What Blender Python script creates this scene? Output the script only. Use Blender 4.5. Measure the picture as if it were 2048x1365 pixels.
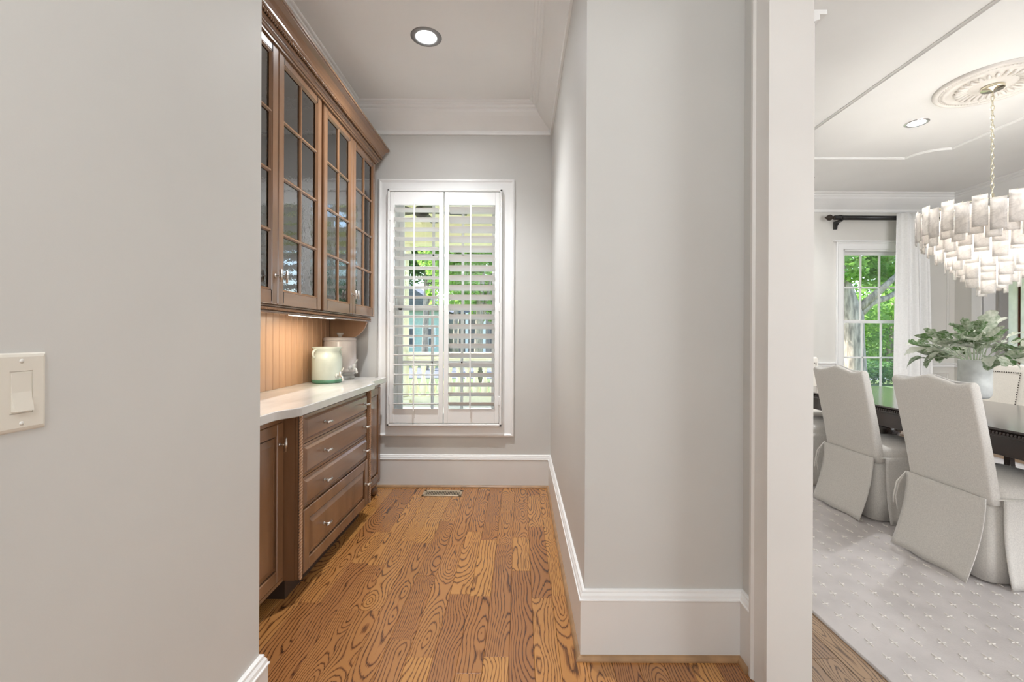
import bpy, bmesh, math, random
from mathutils import Vector, Matrix, noise
R = math.radians
random.seed(7)
for o in list(bpy.data.objects): bpy.data.objects.remove(o)
scene = bpy.context.scene
C = scene.collection

# ------------------------------------------------------------------ camera, sky, sun, large lights, exposure
CAM_H = 1.25
CEIL = 3.11
cam_d = bpy.data.cameras.new('camera'); cam = bpy.data.objects.new('camera', cam_d); C.objects.link(cam)
cam_d.lens = 16.0; cam_d.sensor_width = 36.0
cam_d.shift_x = -16/2048; cam_d.shift_y = -10.5/2048
cam_d.clip_start = 0.05; cam_d.clip_end = 500
cam.location = (0, 0, CAM_H); cam.rotation_euler = (R(90), R(-0.25), 0)
scene.camera = cam

world = bpy.data.worlds.new('sky'); scene.world = world; world.use_nodes = True
wn = world.node_tree.nodes; wl = world.node_tree.links
bg = wn['Background']; sky = wn.new('ShaderNodeTexSky'); sky.sky_type = 'NISHITA'
sky.sun_disc = False; sky.sun_elevation = R(48); sky.sun_rotation = R(-60); sky.air_density = 1.0; sky.dust_density = 1.5
wl.new(sky.outputs[0], bg.inputs[0]); bg.inputs[1].default_value = 0.62

def lamp(name, kind, loc, energy, color=(1, 1, 1), rot=(0, 0, 0), **kw):
    d = bpy.data.lights.new(name, kind); d.energy = energy; d.color = color
    for k, v in kw.items(): setattr(d, k, v)
    o = bpy.data.objects.new(name, d); C.objects.link(o); o.location = loc; o.rotation_euler = rot
    return o
lamp('sun', 'SUN', (0, 30, 20), 7.5, (1.0, 0.97, 0.91), (R(-44), 0, R(60)), angle=R(0.6))
# added fill lights behind the camera
lamp('hall_fill_light', 'AREA', (-.1, -2.9, 1.5), 18.5, (0.90, 0.95, 1.0), (R(90), 0, 0), shape='RECTANGLE', size=1.55, size_y=2.6)
lamp('dining_fill_light', 'AREA', (4.35, -0.9, 1.5), 72, (0.93, 0.96, 1.0), (R(90), 0, 0), shape='RECTANGLE', size=2.2, size_y=2.4)  # added fill for chairs, rug and curtain
lamp('hall_fill_point', 'POINT', (-.25, -.4, 2.3), 24, (.92, .96, 1.0), shadow_soft_size=.15)  # added fill for the hall walls and ceiling
scene.cycles.diffuse_bounces = 8; scene.cycles.max_bounces = 16; scene.cycles.transparent_max_bounces = 24

vs = scene.view_settings
vs.view_transform = 'Standard'; vs.look = 'None'; vs.exposure = 0.64; vs.gamma = 1.0; vs.use_curve_mapping = False

# ------------------------------------------------------------------ helpers
class MB:
    """mesh builder: collects verts/faces in world (or local) metres"""
    def __init__(s): s.v = []; s.f = []; s.sm = []
    def add(s, vs_, fs, smooth=False):
        o = len(s.v); s.v += [tuple(p) for p in vs_]
        for f in fs: s.f.append([i+o for i in f]); s.sm.append(smooth)
        return s
    def box(s, x0, x1, y0, y1, z0, z1, b=0.0):
        if x0 > x1: x0, x1 = x1, x0
        if y0 > y1: y0, y1 = y1, y0
        if z0 > z1: z0, z1 = z1, z0
        if b <= 0:
            return s.add([(x, y, z) for z in (z0, z1) for y in (y0, y1) for x in (x0, x1)],
                  [(0, 2, 3, 1), (4, 5, 7, 6), (0, 1, 5, 4), (2, 6, 7, 3), (0, 4, 6, 2), (1, 3, 7, 5)])
        b = min(b, (x1-x0)*.45, (y1-y0)*.45, (z1-z0)*.45)
        vs_ = []; idx = {}
        X = (x0, x1); Y = (y0, y1); Z = (z0, z1)
        for i in (0, 1):
            for j in (0, 1):
                for k in (0, 1):
                    sx, sy, sz = (1-2*i)*b, (1-2*j)*b, (1-2*k)*b
                    idx[i, j, k, 0] = len(vs_); vs_.append((X[i], Y[j]+sy, Z[k]+sz))
                    idx[i, j, k, 1] = len(vs_); vs_.append((X[i]+sx, Y[j], Z[k]+sz))
                    idx[i, j, k, 2] = len(vs_); vs_.append((X[i]+sx, Y[j]+sy, Z[k]))
        fs = []
        A = lambda i, j, k, a: idx[i, j, k, a]
        for i in (0, 1):
            q = [A(i, 0, 0, 0), A(i, 1, 0, 0), A(i, 1, 1, 0), A(i, 0, 1, 0)]; fs.append(q if i else q[::-1])
            q = [A(0, i, 0, 1), A(0, i, 1, 1), A(1, i, 1, 1), A(1, i, 0, 1)]; fs.append(q if i else q[::-1])
            q = [A(0, 0, i, 2), A(1, 0, i, 2), A(1, 1, i, 2), A(0, 1, i, 2)]; fs.append(q if i else q[::-1])
        for a in (0, 1):
            for c in (0, 1):
                fs.append([A(a, c, 0, 0), A(a, c, 0, 1), A(a, c, 1, 1), A(a, c, 1, 0)])
                fs.append([A(a, 0, c, 0), A(a, 0, c, 2), A(a, 1, c, 2), A(a, 1, c, 0)])
                fs.append([A(0, a, c, 1), A(0, a, c, 2), A(1, a, c, 2), A(1, a, c, 1)])
        for i in (0, 1):
            for j in (0, 1):
                for k in (0, 1): fs.append([A(i, j, k, 0), A(i, j, k, 1), A(i, j, k, 2)])
        return s.add(vs_, fs)
    def prism(s, poly, a0, a1, fn=lambda u, v, w: (u, v, w)):
        n = len(poly)
        vs_ = [fn(u, v, a0) for u, v in poly] + [fn(u, v, a1) for u, v in poly]
        return s.add(vs_, [list(range(n))[::-1], list(range(n, 2*n))] + [(i, (i+1) % n, n+(i+1) % n, n+i) for i in range(n)])
    def lathe(s, prof, c=(0, 0, 0), n=24, smooth=True, fn=None, a0=0, a1=2*math.pi):
        full = abs(a1-a0-2*math.pi) < 1e-6; m = n if full else n+1
        vs_ = []
        for r, z in prof:
            for i in range(m):
                a = a0+(a1-a0)*i/n; p = (r*math.cos(a), r*math.sin(a), z)
                if fn: p = fn(*p)
                vs_.append((p[0]+c[0], p[1]+c[1], p[2]+c[2]))
        fs = []
        for k in range(len(prof)-1):
            for i in range(n):
                j = (i+1) % m
                fs.append((k*m+i, k*m+j, (k+1)*m+j, (k+1)*m+i))
        return s.add(vs_, fs, smooth)
    def tube(s, pts, rad, n=8, smooth=True, cap=True, closed=False, mod=None):
        pts = [Vector(p) for p in pts]; m = len(pts)
        rs = rad if isinstance(rad, (list, tuple)) else [rad]*m
        prev = None; vs_ = []
        for i, p in enumerate(pts):
            if closed: t = pts[(i+1) % m]-pts[i-1]
            else: t = pts[min(i+1, m-1)]-pts[max(i-1, 0)]
            t.normalize()
            if prev is None:
                up = Vector((0, 0, 1)) if abs(t.z) < .9 else Vector((1, 0, 0)); a = t.cross(up).normalized()
            else: a = (prev-t*prev.dot(t)).normalized()
            prev = a; b = t.cross(a)
            for k in range(n):
                th = 2*math.pi*k/n; r = rs[i]*(mod(i, th) if mod else 1)
                vs_.append(p+a*math.cos(th)*r+b*math.sin(th)*r)
        fs = []
        for i in range(m if closed else m-1):
            j = (i+1) % m
            for k in range(n): fs.append((i*n+k, i*n+(k+1) % n, j*n+(k+1) % n, j*n+k))
        if cap and not closed: fs += [list(range(n))[::-1], [(m-1)*n+k for k in range(n)]]
        return s.add(vs_, fs, smooth)
    def sweep(s, prof, path, fn=lambda u, v, w: (u, v, w), closed=False, loop=True, smooth=False, ends=True):
        """prof: (d, w) d = offset to the LEFT of the path; path: 2-D points; mitred corners"""
        m = len(path); P = [Vector(p) for p in path]; vs_ = []
        for i in range(m):
            din = (P[i]-P[i-1]) if (closed or i > 0) else (P[1]-P[0])
            dou = (P[(i+1) % m]-P[i]) if (closed or i < m-1) else din
            din = din.normalized(); dou = dou.normalized()
            n1 = Vector((-din.y, din.x)); n2 = Vector((-dou.y, dou.x)); nn = n1+n2
            nn = nn/max(nn.dot(n1), .2) if nn.length > 1e-6 else n1
            for d, w in prof:
                q = P[i]+nn*d; vs_.append(fn(q.x, q.y, w))
        k = len(prof); fs = []
        for i in range(m if closed else m-1):
            j = (i+1) % m
            for a in range(k if loop else k-1):
                b = (a+1) % k; fs.append((i*k+a, i*k+b, j*k+b, j*k+a))
        if ends and not closed and loop: fs += [list(range(k)), [(m-1)*k+a for a in range(k)][::-1]]
        return s.add(vs_, fs, smooth)
    def sheet(s, fn, nu, nv, th, smooth=True):
        """closed thin slab; fn(u,v)->(point, normal)"""
        top = []; bot = []
        for j in range(nv+1):
            for i in range(nu+1):
                p, n = fn(i/nu, j/nv); p = Vector(p); n = Vector(n).normalized()
                top.append(p+n*th/2); bot.append(p-n*th/2)
        W = nu+1; N = len(top); fs = []
        for j in range(nv):
            for i in range(nu):
                a = j*W+i; fs.append((a, a+1, a+W+1, a+W)); fs.append((N+a, N+a+W, N+a+W+1, N+a+1))
        rim = [i for i in range(W)]+[j*W+nu for j in range(1, nv+1)]+[nv*W+i for i in range(nu-1, -1, -1)]+[j*W for j in range(nv-1, 0, -1)]
        for a, b in zip(rim, rim[1:]+rim[:1]): fs.append((a, N+a, N+b, b))
        return s.add(top+bot, fs, smooth)
    def mesh(s, name, mat, fix=True):
        me = bpy.data.meshes.new(name); me.from_pydata(s.v, [], s.f)
        me.polygons.foreach_set('use_smooth', s.sm)
        if fix:
            bm = bmesh.new(); bm.from_mesh(me); bmesh.ops.recalc_face_normals(bm, faces=bm.faces); bm.to_mesh(me); bm.free()
        me.materials.append(mat); me.update()
        return me
    def build(s, name, mat, parent=None, fix=True, loc=None):
        return link(name, s.mesh(name, mat, fix), parent, loc)

def link(name, me, parent=None, loc=None, rot=None, scale=None):
    o = bpy.data.objects.new(name, me); C.objects.link(o)
    if parent:
        o.parent = parent
        if parent.type == 'EMPTY' and not parent.get('_local'): o.matrix_parent_inverse = Matrix.Translation(-Vector(parent.location))
    if loc is not None: o.location = loc
    if rot is not None: o.rotation_euler = rot
    if scale is not None: o.scale = scale
    return o
def tag(o, label, cat, group=None):
    o['label'] = label; o['category'] = cat
    if group: o['group'] = group
    return o
def thing(name, label, cat, loc=(0, 0, 0), group=None, local=False):
    o = bpy.data.objects.new(name, None); C.objects.link(o); o.location = loc; o.empty_display_size = .1
    if local: o['_local'] = 1
    return tag(o, label, cat, group)
def struct(o): o['kind'] = 'structure'; return o
def copy_tree(o, parent=None):
    c = o.copy(); C.objects.link(c)
    if parent: c.parent = parent; c.matrix_parent_inverse = o.matrix_parent_inverse.copy()
    for ch in list(o.children): copy_tree(ch, c)
    return c
def B(*a, b=0.0): return MB().box(*a, b=b)

# ------------------------------------------------------------------ materials
def newmat(name):
    m = bpy.data.materials.new(name); m.use_nodes = True
    nt = m.node_tree; return m, nt, nt.nodes, nt.links, nt.nodes['Principled BSDF']
def val(n, op, a, b=None, c=None, L=None):
    x = n.new('ShaderNodeMath'); x.operation = op
    for i, q in enumerate((a, b, c)):
        if q is None: continue
        if isinstance(q, (int, float)): x.inputs[i].default_value = q
        else: L.new(q, x.inputs[i])
    return x.outputs[0]
def ramp(n, l, src, stops, interp='LINEAR'):
    r = n.new('ShaderNodeValToRGB'); r.color_ramp.interpolation = interp
    e = r.color_ramp.elements
    while len(e) < len(stops): e.new(.5)
    for i, (p, c) in enumerate(stops):
        e[i].position = p; e[i].color = (*c, 1) if len(c) == 3 else c
    l.new(src, r.inputs[0]); return r.outputs[0]
def plain(name, col, rough=.5, metal=0.0, var=.04, scale=6.0, bump=0.0, bscale=200.0, stretch=(1, 1, 1), coat=0.0, spec=.5, obj_random=0.0, sheen=0.0):
    m, nt, n, l, p = newmat(name)
    tc = n.new('ShaderNodeTexCoord'); mp = n.new('ShaderNodeMapping'); mp.inputs['Scale'].default_value = stretch
    l.new(tc.outputs['Object'], mp.inputs[0])
    nz = n.new('ShaderNodeTexNoise'); nz.inputs['Scale'].default_value = scale; nz.inputs['Detail'].default_value = 4
    l.new(mp.outputs[0], nz.inputs[0])
    lo = tuple(max(0, c*(1-var*2)) for c in col); hi = tuple(min(1, c*(1+var*2)) for c in col)
    c = ramp(n, l, nz.outputs[0], [(.3, lo), (.7, hi)])
    if obj_random:
        oi = n.new('ShaderNodeObjectInfo'); hs = n.new('ShaderNodeHueSaturation')
        l.new(val(n, 'MULTIPLY_ADD', oi.outputs['Random'], obj_random*2, 1-obj_random, L=l), hs.inputs['Value']); l.new(c, hs.inputs['Color']); c = hs.outputs[0]
    l.new(c, p.inputs['Base Color'])
    p.inputs['Roughness'].default_value = rough; p.inputs['Metallic'].default_value = metal
    p.inputs['Coat Weight'].default_value = coat; p.inputs['Coat Roughness'].default_value = .15
    p.inputs['Specular IOR Level'].default_value = spec; p.inputs['Sheen Weight'].default_value = sheen
    if bump:
        nb = n.new('ShaderNodeTexNoise'); nb.inputs['Scale'].default_value = bscale; l.new(mp.outputs[0], nb.inputs[0])
        bp = n.new('ShaderNodeBump'); bp.inputs['Strength'].default_value = bump; bp.inputs['Distance'].default_value = .002
        l.new(nb.outputs[0], bp.inputs['Height']); l.new(bp.outputs[0], p.inputs['Normal'])
    return m
def emit(name, col, strength):
    m, nt, n, l, p = newmat(name)
    nz = n.new('ShaderNodeTexNoise'); nz.inputs['Scale'].default_value = 8
    c = ramp(n, l, nz.outputs[0], [(.2, tuple(x*.96 for x in col)), (.8, col)])
    l.new(c, p.inputs['Emission Color']); p.inputs['Emission Strength'].default_value = strength; p.inputs['Base Color'].default_value = (.8, .8, .8, 1)
    return m
def thin_glass(name, ior=1.5, tint=(1, 1, 1), rough=0.0, bump=0.0, bscale=30, dist=.004):
    m, nt, n, l, p = newmat(name)
    out = n['Material Output']; tr = n.new('ShaderNodeBsdfTransparent'); gl = n.new('ShaderNodeBsdfGlossy'); mx = n.new('ShaderNodeMixShader'); fr = n.new('ShaderNodeFresnel')
    tc = n.new('ShaderNodeTexCoord'); nz = n.new('ShaderNodeTexNoise'); nz.inputs['Scale'].default_value = bscale
    l.new(tc.outputs['Object'], nz.inputs[0])
    l.new(ramp(n, l, nz.outputs[0], [(.3, tuple(x*.98 for x in tint)), (.7, tint)]), tr.inputs[0])
    gl.inputs['Roughness'].default_value = rough; fr.inputs['IOR'].default_value = ior
    if bump:
        bp = n.new('ShaderNodeBump'); bp.inputs['Strength'].default_value = bump; bp.inputs['Distance'].default_value = dist
        l.new(nz.outputs[0], bp.inputs['Height']); l.new(bp.outputs[0], gl.inputs['Normal'])
    l.new(fr.outputs[0], mx.inputs[0]); l.new(tr.outputs[0], mx.inputs[1]); l.new(gl.outputs[0], mx.inputs[2]); l.new(mx.outputs[0], out.inputs[0])
    n.remove(p); return m
def frosted(name, col, alpha=.25, rough=.35, transl=.5, lo=.9, scale=9, swirl=0.0):
    """milky glass: diffuse + translucent + some clear + gloss"""
    m, nt, n, l, p = newmat(name); out = n['Material Output']
    tc = n.new('ShaderNodeTexCoord'); nz = n.new('ShaderNodeTexNoise'); nz.inputs['Scale'].default_value = scale; nz.inputs['Detail'].default_value = 6; nz.inputs['Distortion'].default_value = swirl
    l.new(tc.outputs['Object'], nz.inputs[0])
    c = ramp(n, l, nz.outputs[0], [(.36, tuple(x*lo for x in col)), (.62, col)])
    l.new(c, p.inputs['Base Color']); p.inputs['Roughness'].default_value = rough; p.inputs['Coat Weight'].default_value = .5; p.inputs['Coat Roughness'].default_value = .12
    tl = n.new('ShaderNodeBsdfTranslucent'); l.new(c, tl.inputs[0]); m1 = n.new('ShaderNodeMixShader'); m1.inputs[0].default_value = transl
    l.new(p.outputs[0], m1.inputs[1]); l.new(tl.outputs[0], m1.inputs[2])
    tr = n.new('ShaderNodeBsdfTransparent'); l.new(c, tr.inputs[0]); m2 = n.new('ShaderNodeMixShader'); m2.inputs[0].default_value = alpha
    l.new(m1.outputs[0], m2.inputs[1]); l.new(tr.outputs[0], m2.inputs[2]); l.new(m2.outputs[0], out.inputs[0])
    return m
def oak(name, light, mid, dark, gloss=.3):
    """planks along local Y: tangential-cut rings give cathedral arches, different in every plank"""
    m, nt, n, l, p = newmat(name)
    tc = n.new('ShaderNodeTexCoord'); oi = n.new('ShaderNodeObjectInfo'); sp = n.new('ShaderNodeSeparateXYZ')
    l.new(tc.outputs['Object'], sp.inputs[0]); x, y = sp.outputs[0], sp.outputs[1]; rnd = oi.outputs['Random']
    r2 = val(n, 'FRACT', val(n, 'MULTIPLY', rnd, 37.7, L=l), L=l); r3 = val(n, 'FRACT', val(n, 'MULTIPLY', rnd, 91.3, L=l), L=l)
    def nz(scale, sx, sy, off, detail=2):
        cb = n.new('ShaderNodeCombineXYZ'); l.new(val(n, 'MULTIPLY', x, sx, L=l), cb.inputs[0]); l.new(val(n, 'MULTIPLY', y, sy, L=l), cb.inputs[1])
        l.new(val(n, 'MULTIPLY_ADD', rnd, 50.0, off, L=l), cb.inputs[2])
        t = n.new('ShaderNodeTexNoise'); t.inputs['Scale'].default_value = scale; t.inputs['Detail'].default_value = detail; l.new(cb.outputs[0], t.inputs[0]); return t.outputs[0]
    wob = val(n, 'SUBTRACT', nz(1, 9, 2.6, 3, 3), .5, L=l)
    wob2 = val(n, 'SUBTRACT', nz(1, 70, 9, 13, 3), .5, L=l)
    slow = val(n, 'SUBTRACT', nz(1, 1.0, 1.7, 21, 1), .5, L=l)
    # offset of the plank from the log's heart, drifting along its length
    xc = val(n, 'ADD', x, val(n, 'MULTIPLY_ADD', r2, .12, -.06, L=l), L=l)
    xc = val(n, 'ADD', xc, val(n, 'MULTIPLY', wob, .055, L=l), L=l)
    d = val(n, 'MULTIPLY_ADD', slow, .50, .03, L=l)
    d = val(n, 'ADD', d, val(n, 'MULTIPLY', y, val(n, 'MULTIPLY_ADD', r3, .2, -.1, L=l), L=l), L=l)
    d = val(n, 'ADD', d, val(n, 'MULTIPLY', wob, .05, L=l), L=l)
    rr = val(n, 'SQRT', val(n, 'ADD', val(n, 'MULTIPLY', xc, xc, L=l), val(n, 'MULTIPLY', val(n, 'MULTIPLY', d, d, L=l), .35, L=l), L=l), L=l)
    rr = val(n, 'ADD', rr, val(n, 'MULTIPLY', wob2, .0042, L=l), L=l)
    ring = val(n, 'FRACT', val(n, 'MULTIPLY', rr, val(n, 'MULTIPLY_ADD', r3, 70, 62, L=l), L=l), L=l)
    pore = nz(1, 420, 9, 5, 2)
    g = val(n, 'ADD', ring, val(n, 'MULTIPLY_ADD', pore, .55, -.30, L=l), L=l)
    c1 = ramp(n, l, g, [(.0, dark), (.10, mid), (.24, light), (.80, light), (.93, mid), (1.0, dark)])
    patch = nz(1, 6, 1.8, 40, 3)
    hs = n.new('ShaderNodeHueSaturation'); l.new(c1, hs.inputs['Color'])
    l.new(val(n, 'ADD', val(n, 'MULTIPLY_ADD', r2, .46, .62, L=l), val(n, 'MULTIPLY', patch, .26, L=l), L=l), hs.inputs['Value'])
    l.new(val(n, 'MULTIPLY_ADD', r2, .012, .494, L=l), hs.inputs['Hue'])
    l.new(hs.outputs[0], p.inputs['Base Color']); p.inputs['Roughness'].default_value = gloss
    p.inputs['Coat Weight'].default_value = .25; p.inputs['Coat Roughness'].default_value = .22
    bp = n.new('ShaderNodeBump'); bp.inputs['Strength'].default_value = .12; bp.inputs['Distance'].default_value = .001
    l.new(g, bp.inputs['Height']); l.new(bp.outputs[0], p.inputs['Normal'])
    return m
def leafmat(name, c0, c1, transl=.35, fuzz=0.0, rough=.6):
    m, nt, n, l, p = newmat(name); out = n['Material Output']
    oi = n.new('ShaderNodeObjectInfo'); tc = n.new('ShaderNodeTexCoord'); nz = n.new('ShaderNodeTexNoise'); nz.inputs['Scale'].default_value = fuzz or 1.3; nz.inputs['Detail'].default_value = 3
    l.new(tc.outputs['Object'], nz.inputs[0])
    s = val(n, 'MULTIPLY_ADD', oi.outputs['Random'], .45 if fuzz else 0, val(n, 'MULTIPLY', nz.outputs[0], .6 if fuzz else 1.0, L=l), L=l)
    c = ramp(n, l, s, [(.3, c0), (.68, c1)])
    l.new(c, p.inputs['Base Color']); p.inputs['Roughness'].default_value = rough
    tl = n.new('ShaderNodeBsdfTranslucent'); l.new(c, tl.inputs[0]); mx = n.new('ShaderNodeMixShader'); mx.inputs[0].default_value = transl
    l.new(p.outputs[0], mx.inputs[1]); l.new(tl.outputs[0], mx.inputs[2]); l.new(mx.outputs[0], out.inputs[0])
    return m

M = {}
M['wall'] = plain('greige wall paint', (.60, .592, .565), .5, var=.012, scale=2, bump=.04, bscale=350)
M['wall_d'] = plain('pale dining wall paint', (.71, .695, .655), .6, var=.012, scale=2, bump=.04, bscale=350)
M['ceil'] = plain('flat ceiling paint', (.87, .87, .86), .8, var=.012, scale=1.5)
M['ceil_d'] = plain('white dining ceiling paint', (.90, .90, .89), .8, var=.012, scale=1.5)
M['trim'] = plain('white satin trim paint', (.86, .86, .85), .28, var=.012, scale=3)
M['base'] = plain('off white baseboard paint', (.72, .70, .67), .4, var=.012, scale=3)
M['shutter'] = plain('white shutter enamel', (.85, .85, .84), .32, var=.01, scale=3)
M['cab'] = plain('glazed maple cabinet', (.205, .104, .050), .25, var=.10, scale=2.2, stretch=(5, 5, .8), coat=.35, bump=.05, bscale=60)
M['cab_h'] = plain('glazed maple cross grain', (.205, .104, .050), .25, var=.10, scale=2.2, stretch=(5, .8, 5), coat=.35, bump=.05, bscale=60)
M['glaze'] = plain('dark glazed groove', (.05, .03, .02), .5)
M['inner'] = plain('cabinet interior', (.13, .085, .055), .6)
M['bead'] = plain('beadboard maple', (.42, .245, .14), .38, var=.09, scale=2.5, stretch=(5, 5, .7), coat=.2, obj_random=.07)  # cabinet wood lightened; the under-cabinet lamp's glow is in this colour
M['marble'] = plain('white marble', (.60, .585, .56), .16, var=.06, scale=5, coat=.3, stretch=(2, .6, 1))
M['nickel'] = plain('brushed nickel', (.66, .64, .61), .28, 1.0, var=.03, scale=60)
M['bronze'] = plain('dark bronze', (.05, .038, .03), .45, .6, var=.15, scale=30)
M['black'] = plain('black painted wood', (.016, .015, .015), .35)
M['shoe'] = plain('stained shoe moulding', (.36, .21, .10), .4, var=.12, scale=12, stretch=(1, 1, 1), coat=.2)
M['ivory'] = plain('ivory switch plastic', (.72, .68, .60), .35, var=.01)
M['screw'] = plain('painted screw', (.75, .73, .68), .3, .2)
M['vent'] = plain('beige vent enamel', (.48, .38, .26), .4, .2)
M['dark'] = plain('near black backing', (.012, .010, .009), .8)
M['linen'] = plain('natural linen', (.71, .685, .645), .85, var=.05, scale=180, bump=.35, bscale=900, sheen=.3)
M['linen_w'] = plain('cream upholstery', (.76, .72, .65), .8, var=.03, scale=150, bump=.2, bscale=800, sheen=.3)
M['curtain'] = plain('white curtain linen', (.88, .88, .87), .8, var=.02, scale=60, bump=.1, bscale=500)
M['rug'] = plain('pale woven rug', (.595, .562, .555), .95, var=.05, scale=5, bump=.5, bscale=140)
M['stitch'] = plain('cream rug stitch', (.80, .77, .73), .95, var=.04, scale=80)
M['mahog'] = plain('dark mahogany', (.028, .016, .013), .16, var=.25, scale=3, stretch=(8, .8, 8), coat=.7)
M['door'] = plain('red mahogany door', (.15, .045, .022), .3, var=.2, scale=4, stretch=(6, 6, .6), coat=.4)
M['vase'] = plain('washed concrete vase', (.74, .76, .75), .7, var=.10, scale=11, bump=.25, bscale=60)
M['plaster'] = plain('ceiling medallion plaster', (.80, .77, .73), .7)
M['gold'] = plain('pale champagne metal', (.74, .69, .55), .22, 1.0)
M['chrome'] = plain('polished metal', (.80, .80, .80), .12, 1.0)
M['ringgrey'] = plain('grey light trim', (.26, .26, .26), .4, .4)
M['baffle'] = plain('white baffle', (.85, .84, .82), .4)
M['bulb'] = emit('downlight lens', (1, .96, .9), 14)
M['bar'] = emit('under cabinet lens', (1, .88, .70), 9)
M['glass'] = thin_glass('window glass', 1.45)
M['cabglass'] = thin_glass('seeded cabinet glass', 3.3, (.24, .22, .20), .012, .14, 45, .003)
M['doorglass'] = frosted('rippled door glass', (.99, .94, .93), .12, .2, .8)
M['green'] = frosted('pale green seeded glass', (.88, .93, .88), .30, .2, .35)
M['greenbase'] = frosted('thick green glass base', (.16, .40, .26), .15, .15, .3)
M['pink'] = frosted('frosted rose glass', (.90, .85, .83), .24, .25, .35)
M['clear'] = frosted('clear glass fitting', (.90, .90, .88), .55, .08, .3)
M['capiz'] = frosted('swirled alabaster glass', (.95, .93, .91), .10, .2, .55, .80, 16, 2.5)
M['oak'] = oak('stained red oak', (.44, .200, .062), (.25, .100, .030), (.080, .030, .011), .24)
M['oak_d'] = oak('brown oak', (.36, .225, .125), (.20, .115, .06), (.075, .04, .022), .35)
M['leafp'] = leafmat('dusty miller leaf', (.10, .20, .06), (.82, .85, .75), .3, 7, .8)
M['stemp'] = plain('pale green stem', (.50, .58, .44), .7)
M['leaft'] = leafmat('tree leaf', (.09, .24, .03), (.38, .58, .13), .55)
M['leafd'] = leafmat('dark tree leaf', (.03, .10, .025), (.13, .27, .07), .4)
M['bark'] = plain('grey bark', (.34, .28, .22), .95, var=.25, scale=5, bump=1.0, bscale=14, stretch=(3, 3, .6))
M['grass'] = plain('lawn grass', (.115, .165, .055), .95, var=.2, scale=3, bump=.6, bscale=60)
M['road'] = plain('asphalt road', (.13, .135, .145), .9)
M['cream'] = plain('cream porch paint', (.88, .83, .62), .6, var=.02)
M['creamw'] = plain('pale porch floor', (.60, .59, .57), .6)
M['siding'] = plain('sea green siding', (.48, .62, .57), .7)
M['roofing'] = plain('grey roof shingle', (.16, .16, .17), .9)
M['winblue'] = plain('dark house window', (.05, .07, .10), .15)

# ------------------------------------------------------------------ room shell
XL, YL = -.796, 1.395          # hall wall with the switch, and where it ends
XB = -1.515                    # pantry wall behind the cabinets
YB = 3.76                      # pantry end wall
XR, YP = .256, 1.775           # pantry right wall, and the face of the wall end
XS, XD, YJ = .872, .985, 1.563 # hall side wall, dining side of it, jamb of the opening
YD, XE = 5.97, 5.70            # dining window wall, dining wall towards the foyer

def slab_holes(mb, u0, u1, v0, v1, w0, w1, holes, fn):
    us = sorted({u0, u1, *[h[0] for h in holes], *[h[1] for h in holes]})
    vv = sorted({v0, v1, *[h[2] for h in holes], *[h[3] for h in holes]})
    inside = lambda u, v: any(h[0] < u < h[1] and h[2] < v < h[3] for h in holes)
    nu, nv = len(us), len(vv)
    V = [fn(u, v, w) for w in (w0, w1) for v in vv for u in us]
    I = lambda i, j, k: k*nu*nv+j*nu+i
    solid = [[not inside((us[i]+us[i+1])/2, (vv[j]+vv[j+1])/2) for j in range(nv-1)] for i in range(nu-1)]
    S = lambda i, j: 0 <= i < nu-1 and 0 <= j < nv-1 and solid[i][j]
    F = []
    for i in range(nu-1):
        for j in range(nv-1):
            if not S(i, j): continue
            F += [(I(i, j, 0), I(i, j+1, 0), I(i+1, j+1, 0), I(i+1, j, 0)), (I(i, j, 1), I(i+1, j, 1), I(i+1, j+1, 1), I(i, j+1, 1))]
            if not S(i-1, j): F.append((I(i, j, 0), I(i, j, 1), I(i, j+1, 1), I(i, j+1, 0)))
            if not S(i+1, j): F.append((I(i+1, j, 0), I(i+1, j+1, 0), I(i+1, j+1, 1), I(i+1, j, 1)))
            if not S(i, j-1): F.append((I(i, j, 0), I(i+1, j, 0), I(i+1, j, 1), I(i, j, 1)))
            if not S(i, j+1): F.append((I(i, j+1, 0), I(i, j+1, 1), I(i+1, j+1, 1), I(i+1, j+1, 0)))
    return mb.add(V, F)
XYZ = lambda u, v, w: (u, v, w)
XZ = lambda u, v, w: (u, w, v)
YZ = lambda u, v, w: (w, u, v)

# ceiling, with square cut-outs behind the round trims of the recessed lights
DL = [(-.592, 2.835), (3.43, 3.945), (3.345, 5.34)]
a = .062
mb = slab_holes(MB(), -2.4, XD, -3.2, 3.9, CEIL, CEIL+.16, [(x-a, x+a, y-a, y+a) for x, y in DL[:1]], XYZ)
struct(mb.build('ceiling', M['ceil']))
mb = slab_holes(MB(), XD, 9.4, -3.2, 6.2, CEIL, CEIL+.16, [(x-a, x+a, y-a, y+a) for x, y in DL[1:]], XYZ)
struct(mb.build('ceiling_dining', M['ceil_d']))

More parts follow.
